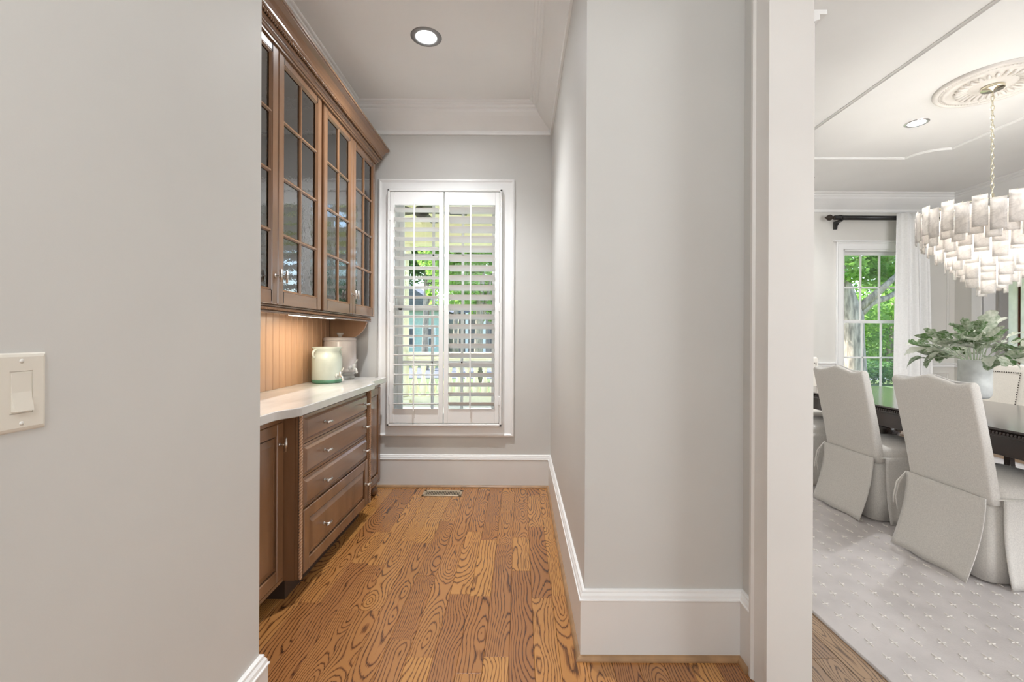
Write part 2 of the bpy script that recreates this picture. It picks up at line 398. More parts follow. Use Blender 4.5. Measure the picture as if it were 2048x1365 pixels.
# walls
struct(B(XL-.15, XL, -3.2, YL, 0, CEIL).box(-1.7, XL-.15, YL-.15, YL, 0, CEIL).build('wall_left', M['wall']))
struct(B(-1.7, XB, YL, YB+.12, 0, CEIL).box(XB, -1.455, YL, YB, 2.78, CEIL).build('wall_cabinet_side', M['wall']))
WH1 = (-1.045, -.185, .53, 2.42)
struct(slab_holes(MB(), XB, XR, 0, CEIL, YB, YB+.12, [WH1], XZ).build('wall_back', M['wall']))
blk = [(XR, YP), (XS, YP), (XS, YJ+.017), (XS+.06, YJ+.017), (XS+.06, 3.88), (XR, 3.88)]
struct(MB().prism(blk, 0, CEIL).build('wall_right', M['wall']))
mb = slab_holes(MB(), -3.2, 6.1, 0, CEIL, XS+.06, XD, [(-.3, YJ+.017, -1, 2.47)], YZ)
struct(mb.build('wall_dining_left', M['wall_d']))
struct(slab_holes(MB(), -3.2, YJ+.017, 0, CEIL, XS, XS+.06, [(-.3, YJ+.1, -1, 2.47)], YZ).build('wall_hall_right', M['wall']))
struct(B(XL, XS, -3.3, -3.2, 0, CEIL).build('wall_hall_end', M['wall']))
struct(B(XD, 9.4, -1.15, -1.0, 0, CEIL).build('wall_dining_near', M['wall_d']))
WH2 = (4.235, 5.10, .47, 2.40); DH = (6.38, 7.32, 0, 2.2)
struct(slab_holes(MB(), XD, 9.4, 0, CEIL, YD, YD+.14, [WH2, DH], XZ).build('wall_dining_back', M['wall_d']))
struct(slab_holes(MB(), -1.0, YD, 0, CEIL, XE, XE+.14, [(3.6, 5.62, -1, 2.4)], YZ).build('wall_dining_right', M['wall_d']))
struct(B(9.25, 9.4, -1.0, YD, 0, CEIL).build('wall_foyer_end', M['wall_d']))

# floor: slab and planks
fl = struct(B(-1.7, 9.4, -3.3, 6.1, -.14, -.019).build('floor', M['dark']))
PW = .0985
plank_me = {}
def plank(L, mat):
    k = (L, mat)
    if k not in plank_me: plank_me[k] = B(-PW/2+.0004, PW/2-.0004, -L/2+.0004, L/2-.0004, -.019, 0, b=.0011).mesh('plank', M[mat])
    return plank_me[k]
def column(x, y0, y1, mat, rnd):
    y = y0-rnd.random()*.5
    while y < y1:
        L = round(rnd.choice((.4, .5, .6, .7, .8, .95, 1.1)), 2)
        e = min(y+L, y1); s = max(y, y0)
        if e-s > .02: link('plank', plank(round(e-s, 3), mat), fl, loc=(x, (s+e)/2, 0))
        y += L
rnd = random.Random(3); x = XB+PW/2
while x < XS+PW*.4:
    column(x, 1.40 if x < XL-.03 else .45, YB if x < XR+.045 else YP, 'oak', rnd); x += PW
x0 = x
while x < 1.66: column(x, .45, 3.0, 'oak_d', rnd); x += PW
XF = x-PW/2
# beyond the frame or under the rug: plain boards
B(XL, XS, -3.2, .45, -.019, 0).build('floor_field', M['oak'], fl)
B(XF, XE+.14, .45, YD, -.019, -.0005).box(XS, 9.25, -1.0, .45, -.019, -.0005).box(XD, XF, 3.0, YD, -.019, -.0005).box(XE+.14, 9.25, .45, YD, -.019, -.0005).build('floor_field', M['oak_d'], fl)

# baseboards: board + moulded cap + stained shoe
BP = [(0, 0), (.018, 0), (.018, .226), (0, .226)]
CP = [(0, .226), (.021, .226), (.0225, .229), (.022, .2325), (.018, .2345), (.0175, .2375), (.0165, .246), (.012, .2525), (.0105, .2545), (.0115, .2565), (.0105, .2625), (.006, .2655), (0, .266)]
SP = [(0.0, 0), (.034, 0), (.0335, .006), (.0305, .0125), (.026, .0165), (.0185, .0195), (0, .0195)]
def baseboard(name, path, shoe='shoe', board='base'):
    o = struct(MB().sweep(BP, path).build(name, M[board]))
    MB().sweep(CP, path).build('base_cap', M['trim'], o)  # whiter than the hall boards: light on the cap is put into its paint
    if shoe: MB().sweep(SP, path).build('shoe_moulding', M['shoe'], o)
baseboard('baseboard_right', [(XS, 1.682), (XS, YP), (XR, YP), (XR, YB)])
baseboard('baseboard_back', [(XR-.001, YB), (XB, YB)])
baseboard('baseboard_left', [(-1.5, YL), (XL, YL), (XL, -3.2)])
baseboard('baseboard_dining', [(XE, YD), (XD, YD)], None, 'trim')
# crown mouldings
def crown_prof(p, h): 
    q = [(0, -1), (.08, -1), (.10, -.95), (.10, -.91), (.06, -.885), (.07, -.84), (.13, -.80), (.27, -.70), (.42, -.58), (.56, -.45), (.66, -.34), (.70, -.27), (.70, -.22), (.76, -.20), (.79, -.17), (.80, -.12), (.87, -.10), (.90, -.065), (.97, -.05), (1, -.03), (1, 0), (0, 0)]
    return [(d*p, CEIL+w*h) for d, w in q]
struct(MB().sweep(crown_prof(.185, .205), [(XS, YJ+.017), (XS, YP), (XR, YP), (XR, YB), (-1.455, YB), (-1.455, YL), (XL, YL), (XL, -3.2)]).build('trim_1', M['trim']))
struct(MB().sweep(crown_prof(.165, .225), [(XE, -1.0), (XE, YD), (XD, YD), (XD, -1.0), (XE, -1.0)]).build('trim_2', M['trim']))
# cased opening between hall and dining room
t = struct(B(XS-.02, XD+.02, YJ, YJ+.017, 0, 2.47).build('trim_3', M['base']))
MB().prism([(YJ-.0, 0), (YJ+.115, 0), (YJ+.115, .024), (YJ+.098, .026), (YJ+.092, .017), (YJ+.03, .013), (YJ+.022, .017), (YJ+.004, .017)], 0, 2.59, lambda u, v, w: (XS-v, u, w)).build('casing', M['base'], t)
B(XD, XD+.02, YJ+.006, YJ+.12, 0, 2.33, b=.003).box(XD+.018, XD+.024, YJ+.001, YJ+.012, 0, 2.33).build('casing', M['base'], t)
B(XS-.02, XD+.02, -.3, YJ+.017, 2.453, 2.47).build('head_jamb', M['trim'], t)
# cornice that runs off along the dining side of that wall
cor = [(0, 2.325), (.018, 2.325), (.022, 2.33), (.030, 2.347), (.046, 2.364), (.064, 2.372), (.070, 2.374), (.070, 2.392), (.096, 2.392), (.096, 2.408), (0, 2.408)]
struct(MB().prism(cor, YJ+.045, 3.2, lambda u, v, w: (XD+u, w, v)).build('trim_4', M['trim']))
# dining ceiling panel moulding with scooped corners
cx, cy, rx, ry, cr = 3.425, 3.32, .805, 1.395, .25
path = []
for sx, sy, a0 in ((1, 1, 270), (-1, 1, 0), (-1, -1, 90), (1, -1, 180)):
    px, py = cx+sx*rx, cy+sy*ry
    angs = [a0-90*k/8 for k in range(9)]
    path += [(px+cr*math.cos(R(q)), py+cr*math.sin(R(q))) for q in angs]
MP = [(-.018, CEIL), (-.018, CEIL-.006), (-.010, CEIL-.010), (-.006, CEIL-.018), (.006, CEIL-.018), (.010, CEIL-.010), (.018, CEIL-.006), (.018, CEIL)]
struct(MB().sweep(MP, path, closed=True).build('trim_5', M['ceil_d']))
# dining wainscot: chair rail and panel frames on the window wall, casing of the foyer opening
RP = [(0, .86), (.014, .86), (.02, .875), (.016, .89), (.03, .90), (.032, .915), (0, .92)]
o = struct(MB().sweep(RP, [(XE, 5.72), (XE, YD), (5.2, YD)]).sweep(RP, [(4.13, YD), (XD, YD)]).build('trim_6', M['trim']))
fnD = lambda u, v, w: (u, YD-w, v)
FP = [(0, 0), (0, .012), (.012, .016), (.02, .008), (.03, .008), (.03, 0)]
for x0, x1, z0, z1 in ((5.26, 5.62, .34, .80), (5.26, 5.62, 1.0, 2.7), (1.15, 2.5, .34, .8), (2.62, 4.05, .34, .80)):
    MB().sweep(FP, [(x0, z0), (x1, z0), (x1, z1), (x0, z1)], fnD, closed=True).build('panel_moulding', M['wall_d'], o)
o = struct(B(XE-.02, XE, 5.60, 5.73, 0, 2.52, b=.003).box(XE-.02, XE, 3.47, 3.62, 0, 2.52, b=.003).box(XE-.02, XE, 3.47, 5.73, 2.39, 2.55, b=.003).build('trim_7', M['trim']))
B(XE-.01, XE+.15, 5.60, 5.62, 0, 2.4).box(XE-.01, XE+.15, 3.6, 3.62, 0, 2.4).box(XE-.01, XE+.15, 3.6, 5.62, 2.38, 2.4).build('jamb', M['trim'], o)

# windows
CASP = [(0, 0), (0, .019), (.008, .024), (.013, .0245), (.022, .017), (.030, .0145), (.092, .0145), (.098, .011), (.098, 0)]
def window(name, y, x0, x1, z0, z1, oz, cols, sashes, casing, glassmat='glass'):
    """x0..z1: the hole; oz: sash depth behind the wall face; casing: outer rectangle"""
    w = struct(MB().sweep(CASP, [(casing[0], casing[2]), (casing[1], casing[2]), (casing[1], casing[3]), (casing[0], casing[3])], lambda u, v, q: (u, y-q, v), closed=True).build(name, M['trim']))
    B(x0, x0+.018, y, y+.12, z0, z1).box(x1-.018, x1, y, y+.12, z0, z1).box(x0, x1, y, y+.12, z1-.018, z1).box(x0, x1, y, y+.12, z0, z0+.018).build('jamb_liner', M['trim'], w)
    for a, b, dy in sashes:
        s = B(x0+.018, x0+.055, y+oz+dy, y+oz+dy+.032, a, b, b=.003).box(x1-.055, x1-.018, y+oz+dy, y+oz+dy+.032, a, b, b=.003).box(x0+.018, x1-.018, y+oz+dy, y+oz+dy+.032, b-.04, b, b=.003).box(x0+.018, x1-.018, y+oz+dy, y+oz+dy+.032, a, a+.04, b=.003).build('sash', M['trim'], w)
        gx0, gx1, ga, gb = x0+.055, x1-.055, a+.04, b-.04; mid = (ga+gb)/2
        for k in range(1, cols):
            xx = gx0+(gx1-gx0)*k/cols; B(xx-.011, xx+.011, y+oz+dy+.004, y+oz+dy+.028, ga, gb, b=.004).build('muntin', M['trim'], s)
        B(gx0, gx1, y+oz+dy+.004, y+oz+dy+.028, mid-.011, mid+.011, b=.004).build('muntin', M['trim'], s)
        pw, ph = (gx1-gx0)/cols, (gb-ga)/2
        me = B(-pw/2+.009, pw/2-.009, -.0015, .0015, -ph/2+.009, ph/2-.009).mesh('pane', M[glassmat])
        for k in range(cols):
            for r in (0, 1): link('pane', me, s, loc=(gx0+pw*(k+.5), y+oz+dy+.016, ga+ph*(r+.5)))
    return w
w1 = window('window_1', YB, *WH1, .075, 3, [(.548, 1.50, 0.0), (1.465, 2.402, .033)], (-1.169, -.05, .419, 2.535))
w2 = window('window_2', YD, *WH2, .06, 3, [(.488, 1.475, 0.0), (1.44, 2.382, .033)], (4.137, 5.198, .372, 2.498))
B(4.10, 5.235, YD-.035, YD, 2.498, 2.515, b=.004).build('head_cap', M['trim'], w2)
# shutter frame around the pantry window
y0, y1 = YB-.062, YB-.012
B(-1.082, -1.064, y0, y1, .51, 2.44, b=.003).box(-.167, -.149, y0, y1, .51, 2.44, b=.003).box(-1.082, -.149, y0, y1, 2.422, 2.44, b=.003).box(-1.082, -.149, y0, y1, .51, .53, b=.003).build('shutter_frame', M['shutter'], w1)
# front door in the foyer
d = struct(B(6.27, 6.385, YD-.022, YD, 0, 2.32, b=.003).box(7.315, 7.43, YD-.022, YD, 0, 2.32, b=.003).box(6.27, 7.43, YD-.022, YD, 2.195, 2.32, b=.003).build('door_1', M['trim']))
leaf = B(6.39, 6.425, YD+.03, YD+.075, .01, 2.19, b=.003).box(7.275, 7.31, YD+.03, YD+.075, .01, 2.19, b=.003).box(6.39, 7.31, YD+.03, YD+.075, 2.05, 2.19, b=.003).box(6.39, 7.31, YD+.03, YD+.075, .38, .66, b=.003).box(6.39, 7.31, YD+.03, YD+.075, .01, .14, b=.003).build('door_leaf', M['door'], d)
for k in range(1, 5):
    x = 6.425+.85*k/5; B(x-.012, x+.012, YD+.035, YD+.07, .14, 2.06, b=.003).build('mullion', M['door'], leaf)
for k in range(5):
    x = 6.425+.17*k; B(x+.012, x+.158, YD+.047, YD+.055, .65, 2.06).build('pane', M['doorglass'], leaf)
    B(x+.012, x+.158, YD+.04, YD+.06, .13, .39, b=.012).build('raised_panel', M['door'], leaf)

# ------------------------------------------------------------------ pantry: shutters
def shutter(label, x0, x1, tilt, rodx, hinge_side):
    y0, y1 = YB-.060, YB-.032; z0, z1 = .535, 2.418; a, b = .651, 2.312; st = .037
    t = thing('plantation_shutter', label, 'shutter', ((x0+x1)/2, (y0+y1)/2, z0))
    B(x0, x0+st, y0, y1, z0, z1, b=.003).build('stile', M['shutter'], t); B(x1-st, x1, y0, y1, z0, z1, b=.003).build('stile', M['shutter'], t)
    B(x0+st, x1-st, y0+.002, y1-.002, b, z1, b=.002).build('top_rail', M['shutter'], t); B(x0+st, x1-st, y0+.002, y1-.002, z0, a, b=.002).build('bottom_rail', M['shutter'], t)
    L = x1-x0-2*st-.006; ch = .0445; ct, sn = math.cos(R(tilt)), math.sin(R(tilt)); sec = []
    for k in range(16):
        q = 2*math.pi*k/16; u, v = ch*math.cos(q), .0055*math.sin(q)
        sec.append((u*ct+v*sn, -u*sn+v*ct))
    me = MB().prism(sec, -L/2, L/2, lambda u, v, w: (w, u, v)).mesh('louver', M['shutter'])
    n = 21; p = (b-a)/n; yc = (y0+y1)/2; xc = (x0+x1)/2
    for k in range(n): link('louver', me, t, loc=(xc, yc, a+p*(k+.5)))
    fy = yc-ch*ct; dz = ch*sn
    r = B(rodx-.006, rodx+.006, fy-.013, fy-.003, a+p*.5+dz-.06, b-p*.5+dz+.045, b=.003).build('tilt_rod', M['shutter'], t)
    for k in range(n): B(rodx-.003, rodx+.003, fy-.006, fy+.004, a+p*(k+.5)+dz-.003, a+p*(k+.5)+dz+.003).build('staple', M['nickel'], r)
    # thin strip on the bottom rail below the rod end, darker than the rail
    B(rodx-.004, rodx+.004, y0+.0005, y0+.004, a-.075, a-.005).build('rod_end_strip', M['base'], t)
    hx = x0 if hinge_side < 0 else x1
    for hz in (.72, 1.48, 2.22): B(hx-.007, hx+.007, y0-.005, y0+.006, hz-.035, hz+.035, b=.002).build('hinge', M['shutter'], t)
    return t
shutter('white louvered shutter with slats almost flat, hinged next to the cabinets', -1.062, -.625, 9, -.856, -1)
shutter('white louvered shutter with slats tilted half closed, hinged on the bare wall side', -.619, -.169, 27, -.401, 1)

# ------------------------------------------------------------------ pantry: upper cabinets
XU = -1.163
def rope_mb(mb, p, q, r, pitch, per=9, n=5):
    """two twisted strands along a straight run; pitch: visible strand spacing"""
    a, b = Vector(p), Vector(q); t = (b-a).normalized(); L = (b-a).length
    u = t.cross(Vector((0, 0, 1)) if abs(t.z) < .9 else Vector((1, 0, 0))).normalized(); w = t.cross(u)
    m = int(L/(2*pitch)*per)
    for ph in (0, math.pi):
        P = []
        for i in range(m+1):
            th = 2*math.pi*i/per+ph; P.append(a+(b-a)*i/m+(u*math.cos(th)+w*math.sin(th))*r*.46)
        mb.tube(P, r*.60, n)
    return mb
def tbar(parent, base, out, along, L=.062, r=.0058, off=.03):
    """post and short cylinder pull; out/along unit vectors"""
    b, o, a = Vector(base), Vector(out), Vector(along); mb = MB()
    mb.tube([b, b+o*.004], .0085, 12); mb.tube([b+o*.002, b+o*off], .0042, 10)
    mb.tube([b+o*off-a*L/2, b+o*off-a*L*.2, b+o*off-a*L*.19, b+o*off+a*L*.19, b+o*off+a*L*.2, b+o*off+a*L/2], [r*.9, r, r*1.2, r*1.2, r, r*.9], 12)
    return mb.build('handle', M['nickel'], parent)
def glass_door(parent, y0, y1, z0, z1, hy):
    st, rl = .052, .066; xf, xb = XU, XU-.024
    d = B(xb, xf, y0, y0+st, z0, z1, b=.0045).box(xb, xf, y1-st, y1, z0, z1, b=.0045).build('door', M['cab'], parent)
    B(xb, xf-.0012, y0+st, y1-st, z1-rl, z1, b=.003).build('top_rail', M['cab_h'], d); B(xb, xf-.0012, y0+st, y1-st, z0, z0+rl, b=.003).build('bottom_rail', M['cab_h'], d)
    # glazed line where rail meets stile
    for yy in (y0+st, y1-st):
        for za, zb in ((z0+.012, z0+rl), (z1-rl, z1-.004)): B(xf-.003, xf+.0004, yy-.0012, yy+.0012, za, zb).build('glaze_line', M['glaze'], d)
    a0, a1, c0, c1 = y0+st, y1-st, z0+rl, z1-rl
    # sloped sticking around the opening
    PR = [(0, -.010), (0, 0), (.002, .0), (.011, -.008), (.011, -.010)]
    MB().sweep(PR, [(a0, c0), (a1, c0), (a1, c1), (a0, c1)], lambda u, v, w: (xf-.003+w, u, v), closed=True).build('sticking', M['cab'], d)
    ym = (a0+a1)/2; rows = 4; ph = (c1-c0)/rows
    mp = [(-.010, -.010), (-.010, -.006), (-.004, .0), (.004, .0), (.010, -.006), (.010, -.010)]
    MB().prism(mp, c0, c1, lambda u, v, w: (xf-.005+v, ym+u, w)).build('muntin', M['cab'], d)
    for r in range(1, rows): MB().prism(mp, a0, a1, lambda u, v, w, r=r: (xf-.004+v, w, c0+ph*r+u)).build('muntin', M['cab_h'], d)
    me = B(-.0015, .0015, -(a1-a0)/4+.002, (a1-a0)/4-.002, -ph/2+.002, ph/2-.002).mesh('glass_pane', M['cabglass'])
    for r in range(rows):
        for q in (0, 1): link('glass_pane', me, d, loc=(xf-.0165, a0+(a1-a0)*(.25+.5*q), c0+ph*(r+.5)))
    tbar(d, (xf, hy, z0+.135), (1, 0, 0), (0, 0, 1), L=.06)
    return d
UZ0, UZ1 = 1.395, 2.645
def wall_cabinet(label, y0, y1, ym, group=None):
    t = thing('wall_cabinet', label, 'cabinet', ((XB+XU)/2, (y0+y1)/2, UZ0))
    xi = XU-.026; k = .018
    B(XB+.002, xi, y0, y0+k, UZ0, UZ1).box(XB+.002, xi, y1-k, y1, UZ0, UZ1).box(XB+.002, xi, y0+k, y1-k, UZ1-k, UZ1).box(XB+.002, xi, y0+k, y1-k, UZ0, UZ0+k).box(XB+.002, XB+.01, y0+k, y1-k, UZ0+k, UZ1-k).build('carcass', M['inner'], t)
    for z in (1.77, 2.03, 2.315): B(XB+.012, xi-.02, y0+k, y1-k, z-.011, z+.011, b=.002).build('shelf', M['bead'], t)
    glass_door(t, y0+.002, ym-.002, UZ0, UZ1, ym-.026); glass_door(t, ym+.002, y1-.002, UZ0, UZ1, ym+.026)
    return t
c1 = wall_cabinet('glass fronted brown upper cabinet standing away from the window', 1.70, 2.662, 2.185)
c2 = wall_cabinet('glass fronted brown upper cabinet beside the window casing', 2.690, 3.640, 3.165)
# recessed filler strip between the two units
B(XU-.04, XU-.022, 2.660, 2.692, UZ0, UZ1).build('filler_strip', M['cab'], c2)
# curved end bracket below the second unit
br = [(XB+.001, UZ0)]+[(XU-.05+.0, UZ0)]
ax, az, bz = XU-.048, UZ0, 1.20
poly = [(XB+.002, UZ0), (ax, UZ0), (ax, UZ0-.03)]
for k in range(1, 13):
    q = k/12*math.pi/2; poly.append((ax-.012-(ax-XB-.06)*(1-math.cos(q)), UZ0-.035-(UZ0-.035-bz)*math.sin(q)))
poly += [(XB+.03, bz-.02), (XB+.002, bz-.02)]
MB().prism(poly, 3.618, 3.640, lambda u, v, w: (u, w, v)).build('end_bracket', M['bead'], c2)

# cornice above both units: stepped fillets, twisted bead, cove
CO = [(0, 2.62), (.010, 2.62), (.010, 2.632), (.016, 2.634), (.018, 2.642), (.024, 2.645), (.024, 2.652), (.031, 2.655), (.034, 2.664), (.034, 2.682), (.046, 2.684), (.049, 2.692), (.050, 2.700), (.056, 2.716), (.066, 2.732), (.080, 2.744), (.084, 2.746), (.084, 2.752), (.090, 2.754), (.090, 2.766), (0, 2.766)]
cn = thing('cabinet_cornice', 'brown stepped crown with twisted bead along the top of the upper cabinets', 'moulding', (XU, 2.7, 2.62))
MB().sweep(CO, [(XB+.06, 3.640), (XU, 3.640), (XU, 1.70)]).build('cornice_moulding', M['cab_h'], cn)
for d_, z_ in ((.0105, 2.6325), (.0245, 2.6525), (.0345, 2.6828)): MB().prism([(XU+d_-.004, z_-.0012), (XU+d_+.0006, z_-.0012), (XU+d_+.0006, z_+.0014), (XU+d_-.004, z_+.0014)], 1.70, 3.640+d_, lambda u, v, w: (u, w, v)).build('glaze_line', M['glaze'], cn)
B(XB+.002, XU+.001, 1.70, 3.6395, 2.646, 2.766).build('cornice_backing', M['cab'], cn)
rope_mb(MB(), (XU+.040, 1.70, 2.673), (XU+.040, 3.676, 2.673), .0095, .0165).build('twisted_bead', M['cab'], cn)
# light rail below
LR = [(0, UZ0), (-.014, UZ0), (-.014, UZ0-.008), (-.020, UZ0-.010), (-.020, UZ0-.029), (-.013, UZ0-.031), (-.011, UZ0-.036), (-.014, UZ0-.041), (-.035, UZ0-.041), (-.035, UZ0)]
lr = thing('light_rail', 'brown moulded rail with twisted bead under the upper cabinets', 'moulding', (XU-.02, 2.6, UZ0-.04))
MB().prism([(XU-.010+d, z) for d, z in LR], 1.70, 3.617, lambda u, v, w: (u, w, v)).build('rail_moulding', M['cab_h'], lr)
rope_mb(MB(), (XU-.0285, 1.70, UZ0-.0195), (XU-.0285, 3.615, UZ0-.0195), .0085, .0125).build('twisted_bead', M['bead'], lr)
B(XU-.0315, XU-.0295, 1.70, 3.616, UZ0-.0285, UZ0-.0105).build('bead_groove', M['glaze'], lr)
B(XU+.033, XU+.0345, 1.70, 3.676, 2.6645, 2.6818).build('bead_groove', M['glaze'], cn)
# under-cabinet lamps
for k, (ya, yb, lab) in enumerate(((2.60, 3.18, 'slim under cabinet lamp with lit lens shining on the glass dispensers'), (1.75, 2.10, 'slim under cabinet lamp hidden behind the switch wall end'))):
    u = thing('under_cabinet_lamp', lab, 'lamp', (-1.30, (ya+yb)/2, UZ0-.03))
    B(-1.33, -1.235, ya-.07, yb+.02, UZ0-.028, UZ0-.001, b=.003).build('housing', M['bronze'], u)
    B(-1.325, -1.245, ya, yb, UZ0-.034, UZ0-.0281, b=.002).build('lens', M['bar'], u)
    lamp('under_cabinet_light', 'AREA', (-1.285, (ya+yb)/2, UZ0-.037), 1.15 if k == 0 else .5, (1, .88, .71), (0, 0, 0), shape='RECTANGLE', size=.06, size_y=yb-ya)
# beadboard backsplash
bb = thing('beadboard_backsplash', 'warm brown beadboard panelling between counter and upper cabinets', 'panelling', (XB, 2.6, .915))
bw = .075; g = .0024; y = 1.42; me = MB().prism([(.003, g), (.0085, g), (.012, g+.0035), (.012, bw-g-.0035), (.0085, bw-g), (.003, bw-g)], .915, UZ0, lambda u, v, w: (XB+u, v, w)).mesh('board', M['bead'])
B(XB+.001, XB+.004, 1.42, 3.616, .915, UZ0).build('groove_backing', M['glaze'], bb)
while y+bw <= 3.6181: link('board', me, bb, loc=(0, y, 0)); y += bw

# ------------------------------------------------------------------ pantry: base cabinets and worktop
XDr, XN = -1.031, -1.103       # drawer-front plane, recessed door plane
BZ0, CT = .095, .914
KW = .873                      # underside of the stone
def panel_door(parent, x, y0, y1, z0, z1, st=.055, name='door'):
    d = B(x-.022, x, y0, y0+st, z0, z1, b=.004).box(x-.022, x, y1-st, y1, z0, z1, b=.004).box(x-.022, x-.0008, y0+st, y1-st, z0, z0+st, b=.003).box(x-.022, x-.0008, y0+st, y1-st, z1-st, z1, b=.003).build(name, M['cab'], parent)
    a0, a1, c0, c1 = y0+st, y1-st, z0+st, z1-st
    B(x-.018, x-.012, a0-.002, a1+.002, c0-.002, c1+.002).build('panel_recess', M['glaze'], d)
    g, s = .006, .028
    def ring(i, dx): return [(x+dx, a0+i, c0+i), (x+dx, a1-i, c0+i), (x+dx, a1-i, c1-i), (x+dx, a0+i, c1-i)]
    V = ring(g, -.0125)+ring(g, -.009)+ring(g+s, -.0015)
    MB().add(V, [(i, (i+1) % 4, 4+(i+1) % 4, 4+i) for i in range(4)]+[(4+i, 4+(i+1) % 4, 8+(i+1) % 4, 8+i) for i in range(4)]+[(8, 9, 10, 11)]).build('raised_panel', M['cab'], d)
    return d
def drawer(parent, y0, y1, z0, z1, handles):
    # slab front with a wide bevelled border and a raised field
    x = XDr; e = .0018; y0 += e; y1 -= e; z0 += e; z1 -= e
    def ring(i, dx): return [(x+dx, y0+i, z0+i), (x+dx, y1-i, z0+i), (x+dx, y1-i, z1-i), (x+dx, y0+i, z1-i)]
    V = ring(0, -.022)+ring(0, -.011)+ring(.010, -.009)+ring(.012, -.0115)+ring(.015, -.0115)+ring(.027, 0)
    F = []
    for k in range(5): F += [(k*4+i, k*4+(i+1) % 4, k*4+4+(i+1) % 4, k*4+4+i) for i in range(4)]
    F += [(20, 21, 22, 23), (3, 2, 1, 0)]
    d = MB().add(V, F).build('drawer', M['cab_h'], parent)
    for hy in handles: tbar(d, (x, hy, (z0+z1)/2), (1, 0, 0), (0, 1, 0), L=.058)
    return d
dc = thing('drawer_cabinet', 'brown bump-out cabinet with four stacked drawers', 'cabinet', ((XB+XDr)/2, 2.64, 0))
B(XB+.002, XDr-.023, 2.135, 3.145, BZ0, KW-.001).build('carcass', M['cab'], dc)
B(XDr-.0229, XDr-.0224, 2.175, 3.105, BZ0+.002, KW-.003).build('shadow_gap', M['glaze'], dc)  # dark sheet behind the drawer fronts, painting the shade in their gaps
dz = [.862, .722, .562, .408, BZ0+.004]
for k in range(3): drawer(dc, 2.182, 3.098, dz[k+1], dz[k], (2.405, 3.012))
d4 = panel_door(dc, XDr, 2.183, 3.097, dz[4]+.0015, dz[3]-.0015, st=.058, name='drawer')
for hy in (2.405, 3.040): tbar(d4, (XDr-.001, hy, .255), (1, 0, 0), (0, 1, 0), L=.058)
for ya, yb in ((2.135, 2.180), (3.100, 3.145)):
    p = B(XDr-.023, XDr-.004, ya+.0, yb, BZ0-.0, KW-.001, b=.003).build('corner_post', M['cab'], dc)
    yr = ya+.010 if ya < 2.5 else yb-.010
    B(XDr-.006, XDr-.0035, yr-.011, yr+.011, BZ0+.002, KW-.003).build('bead_groove', M['glaze'], p)
    rope_mb(MB(), (XDr-.002, yr, BZ0+.003), (XDr-.002, yr, KW-.004), .0105, .0145).build('twisted_bead', M['bead'], p)
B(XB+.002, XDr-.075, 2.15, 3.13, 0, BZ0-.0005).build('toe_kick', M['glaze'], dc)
def side_cabinet(label, y0, y1, hy, far):
    t = thing('base_cabinet', label, 'cabinet', ((XB+XN)/2, (y0+y1)/2, 0))
    B(XB+.002, XN-.023, y0, y1, BZ0, KW-.001).build('carcass', M['cab'], t)
    B(XN-.023, XN-.003, y0, y1, BZ0, BZ0+.016).box(XN-.023, XN-.003, y0, y1, KW-.03, KW-.001).build('face_rail', M['cab_h'], t)
    d = panel_door(t, XN, y0+.004, y1-.004, BZ0+.018, KW-.032, st=.056)
    tbar(d, (XN, hy, .745), (1, 0, 0), (0, 0, 1), L=.062)
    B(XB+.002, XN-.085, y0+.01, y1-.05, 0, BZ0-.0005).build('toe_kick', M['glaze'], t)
    fy = y1-.055 if far else y0+.055
    MB().lathe([(.001, 0), (.024, 0), (.034, .012), (.040, .032), (.037, .050), (.026, .062), (.022, .068), (.030, .074), (.034, .082), (.034, .0948), (.001, .0948)], (XN-.045, fy, 0), 20).build('bun_foot', M['cab'], t)
side_cabinet('brown panel door base cabinet at the switch wall end of the worktop', 1.62, 2.134, 2.09, False)
side_cabinet('brown panel door base cabinet on a bun foot under the window end of the worktop', 3.146, 3.612, 3.19, True)
# stone worktop with swept bump-out
ct = [(XB+.0005, 1.40), (XN+.036, 1.40), (XN+.036, 1.98)]
for k in range(1, 9): q = k/8; ct.append((XN+.036+.056*(q*q*(3-2*q)), 1.98+.135*q))
ct += [(XDr+.02, 3.165)]
for k in range(1, 9): q = k/8; ct.append((XDr+.02-.056*(q*q*(3-2*q)), 3.165+.135*q))
ct += [(XN+.036, 3.632), (XB+.0005, 3.632)]
top = MB()
n = len(ct)
def inset(poly, d):
    out = []
    for i in range(len(poly)):
        p0, p1, p2 = Vector(poly[i-1]), Vector(poly[i]), Vector(poly[(i+1) % len(poly)])
        a = (p1-p0).normalized(); b = (p2-p1).normalized(); n1 = Vector((-a.y, a.x)); n2 = Vector((-b.y, b.x)); m = n1+n2; m = m/max(m.dot(n1), .3)
        q = p1+m*d; out.append((q.x, q.y))
    return out
ci = inset(ct, .003)
V = [(x, y, KW) for x, y in ci]+[(x, y, KW+.003) for x, y in ct]+[(x, y, CT-.003) for x, y in ct]+[(x, y, CT) for x, y in ci]
F = [list(range(n))[::-1], list(range(3*n, 4*n))]
for k in range(3): F += [(k*n+i, k*n+(i+1) % n, (k+1)*n+(i+1) % n, (k+1)*n+i) for i in range(n)]
tag(top.add(V, F).build('worktop', M['marble']), 'white marble worktop with curved bump-out over the base cabinets', 'worktop')

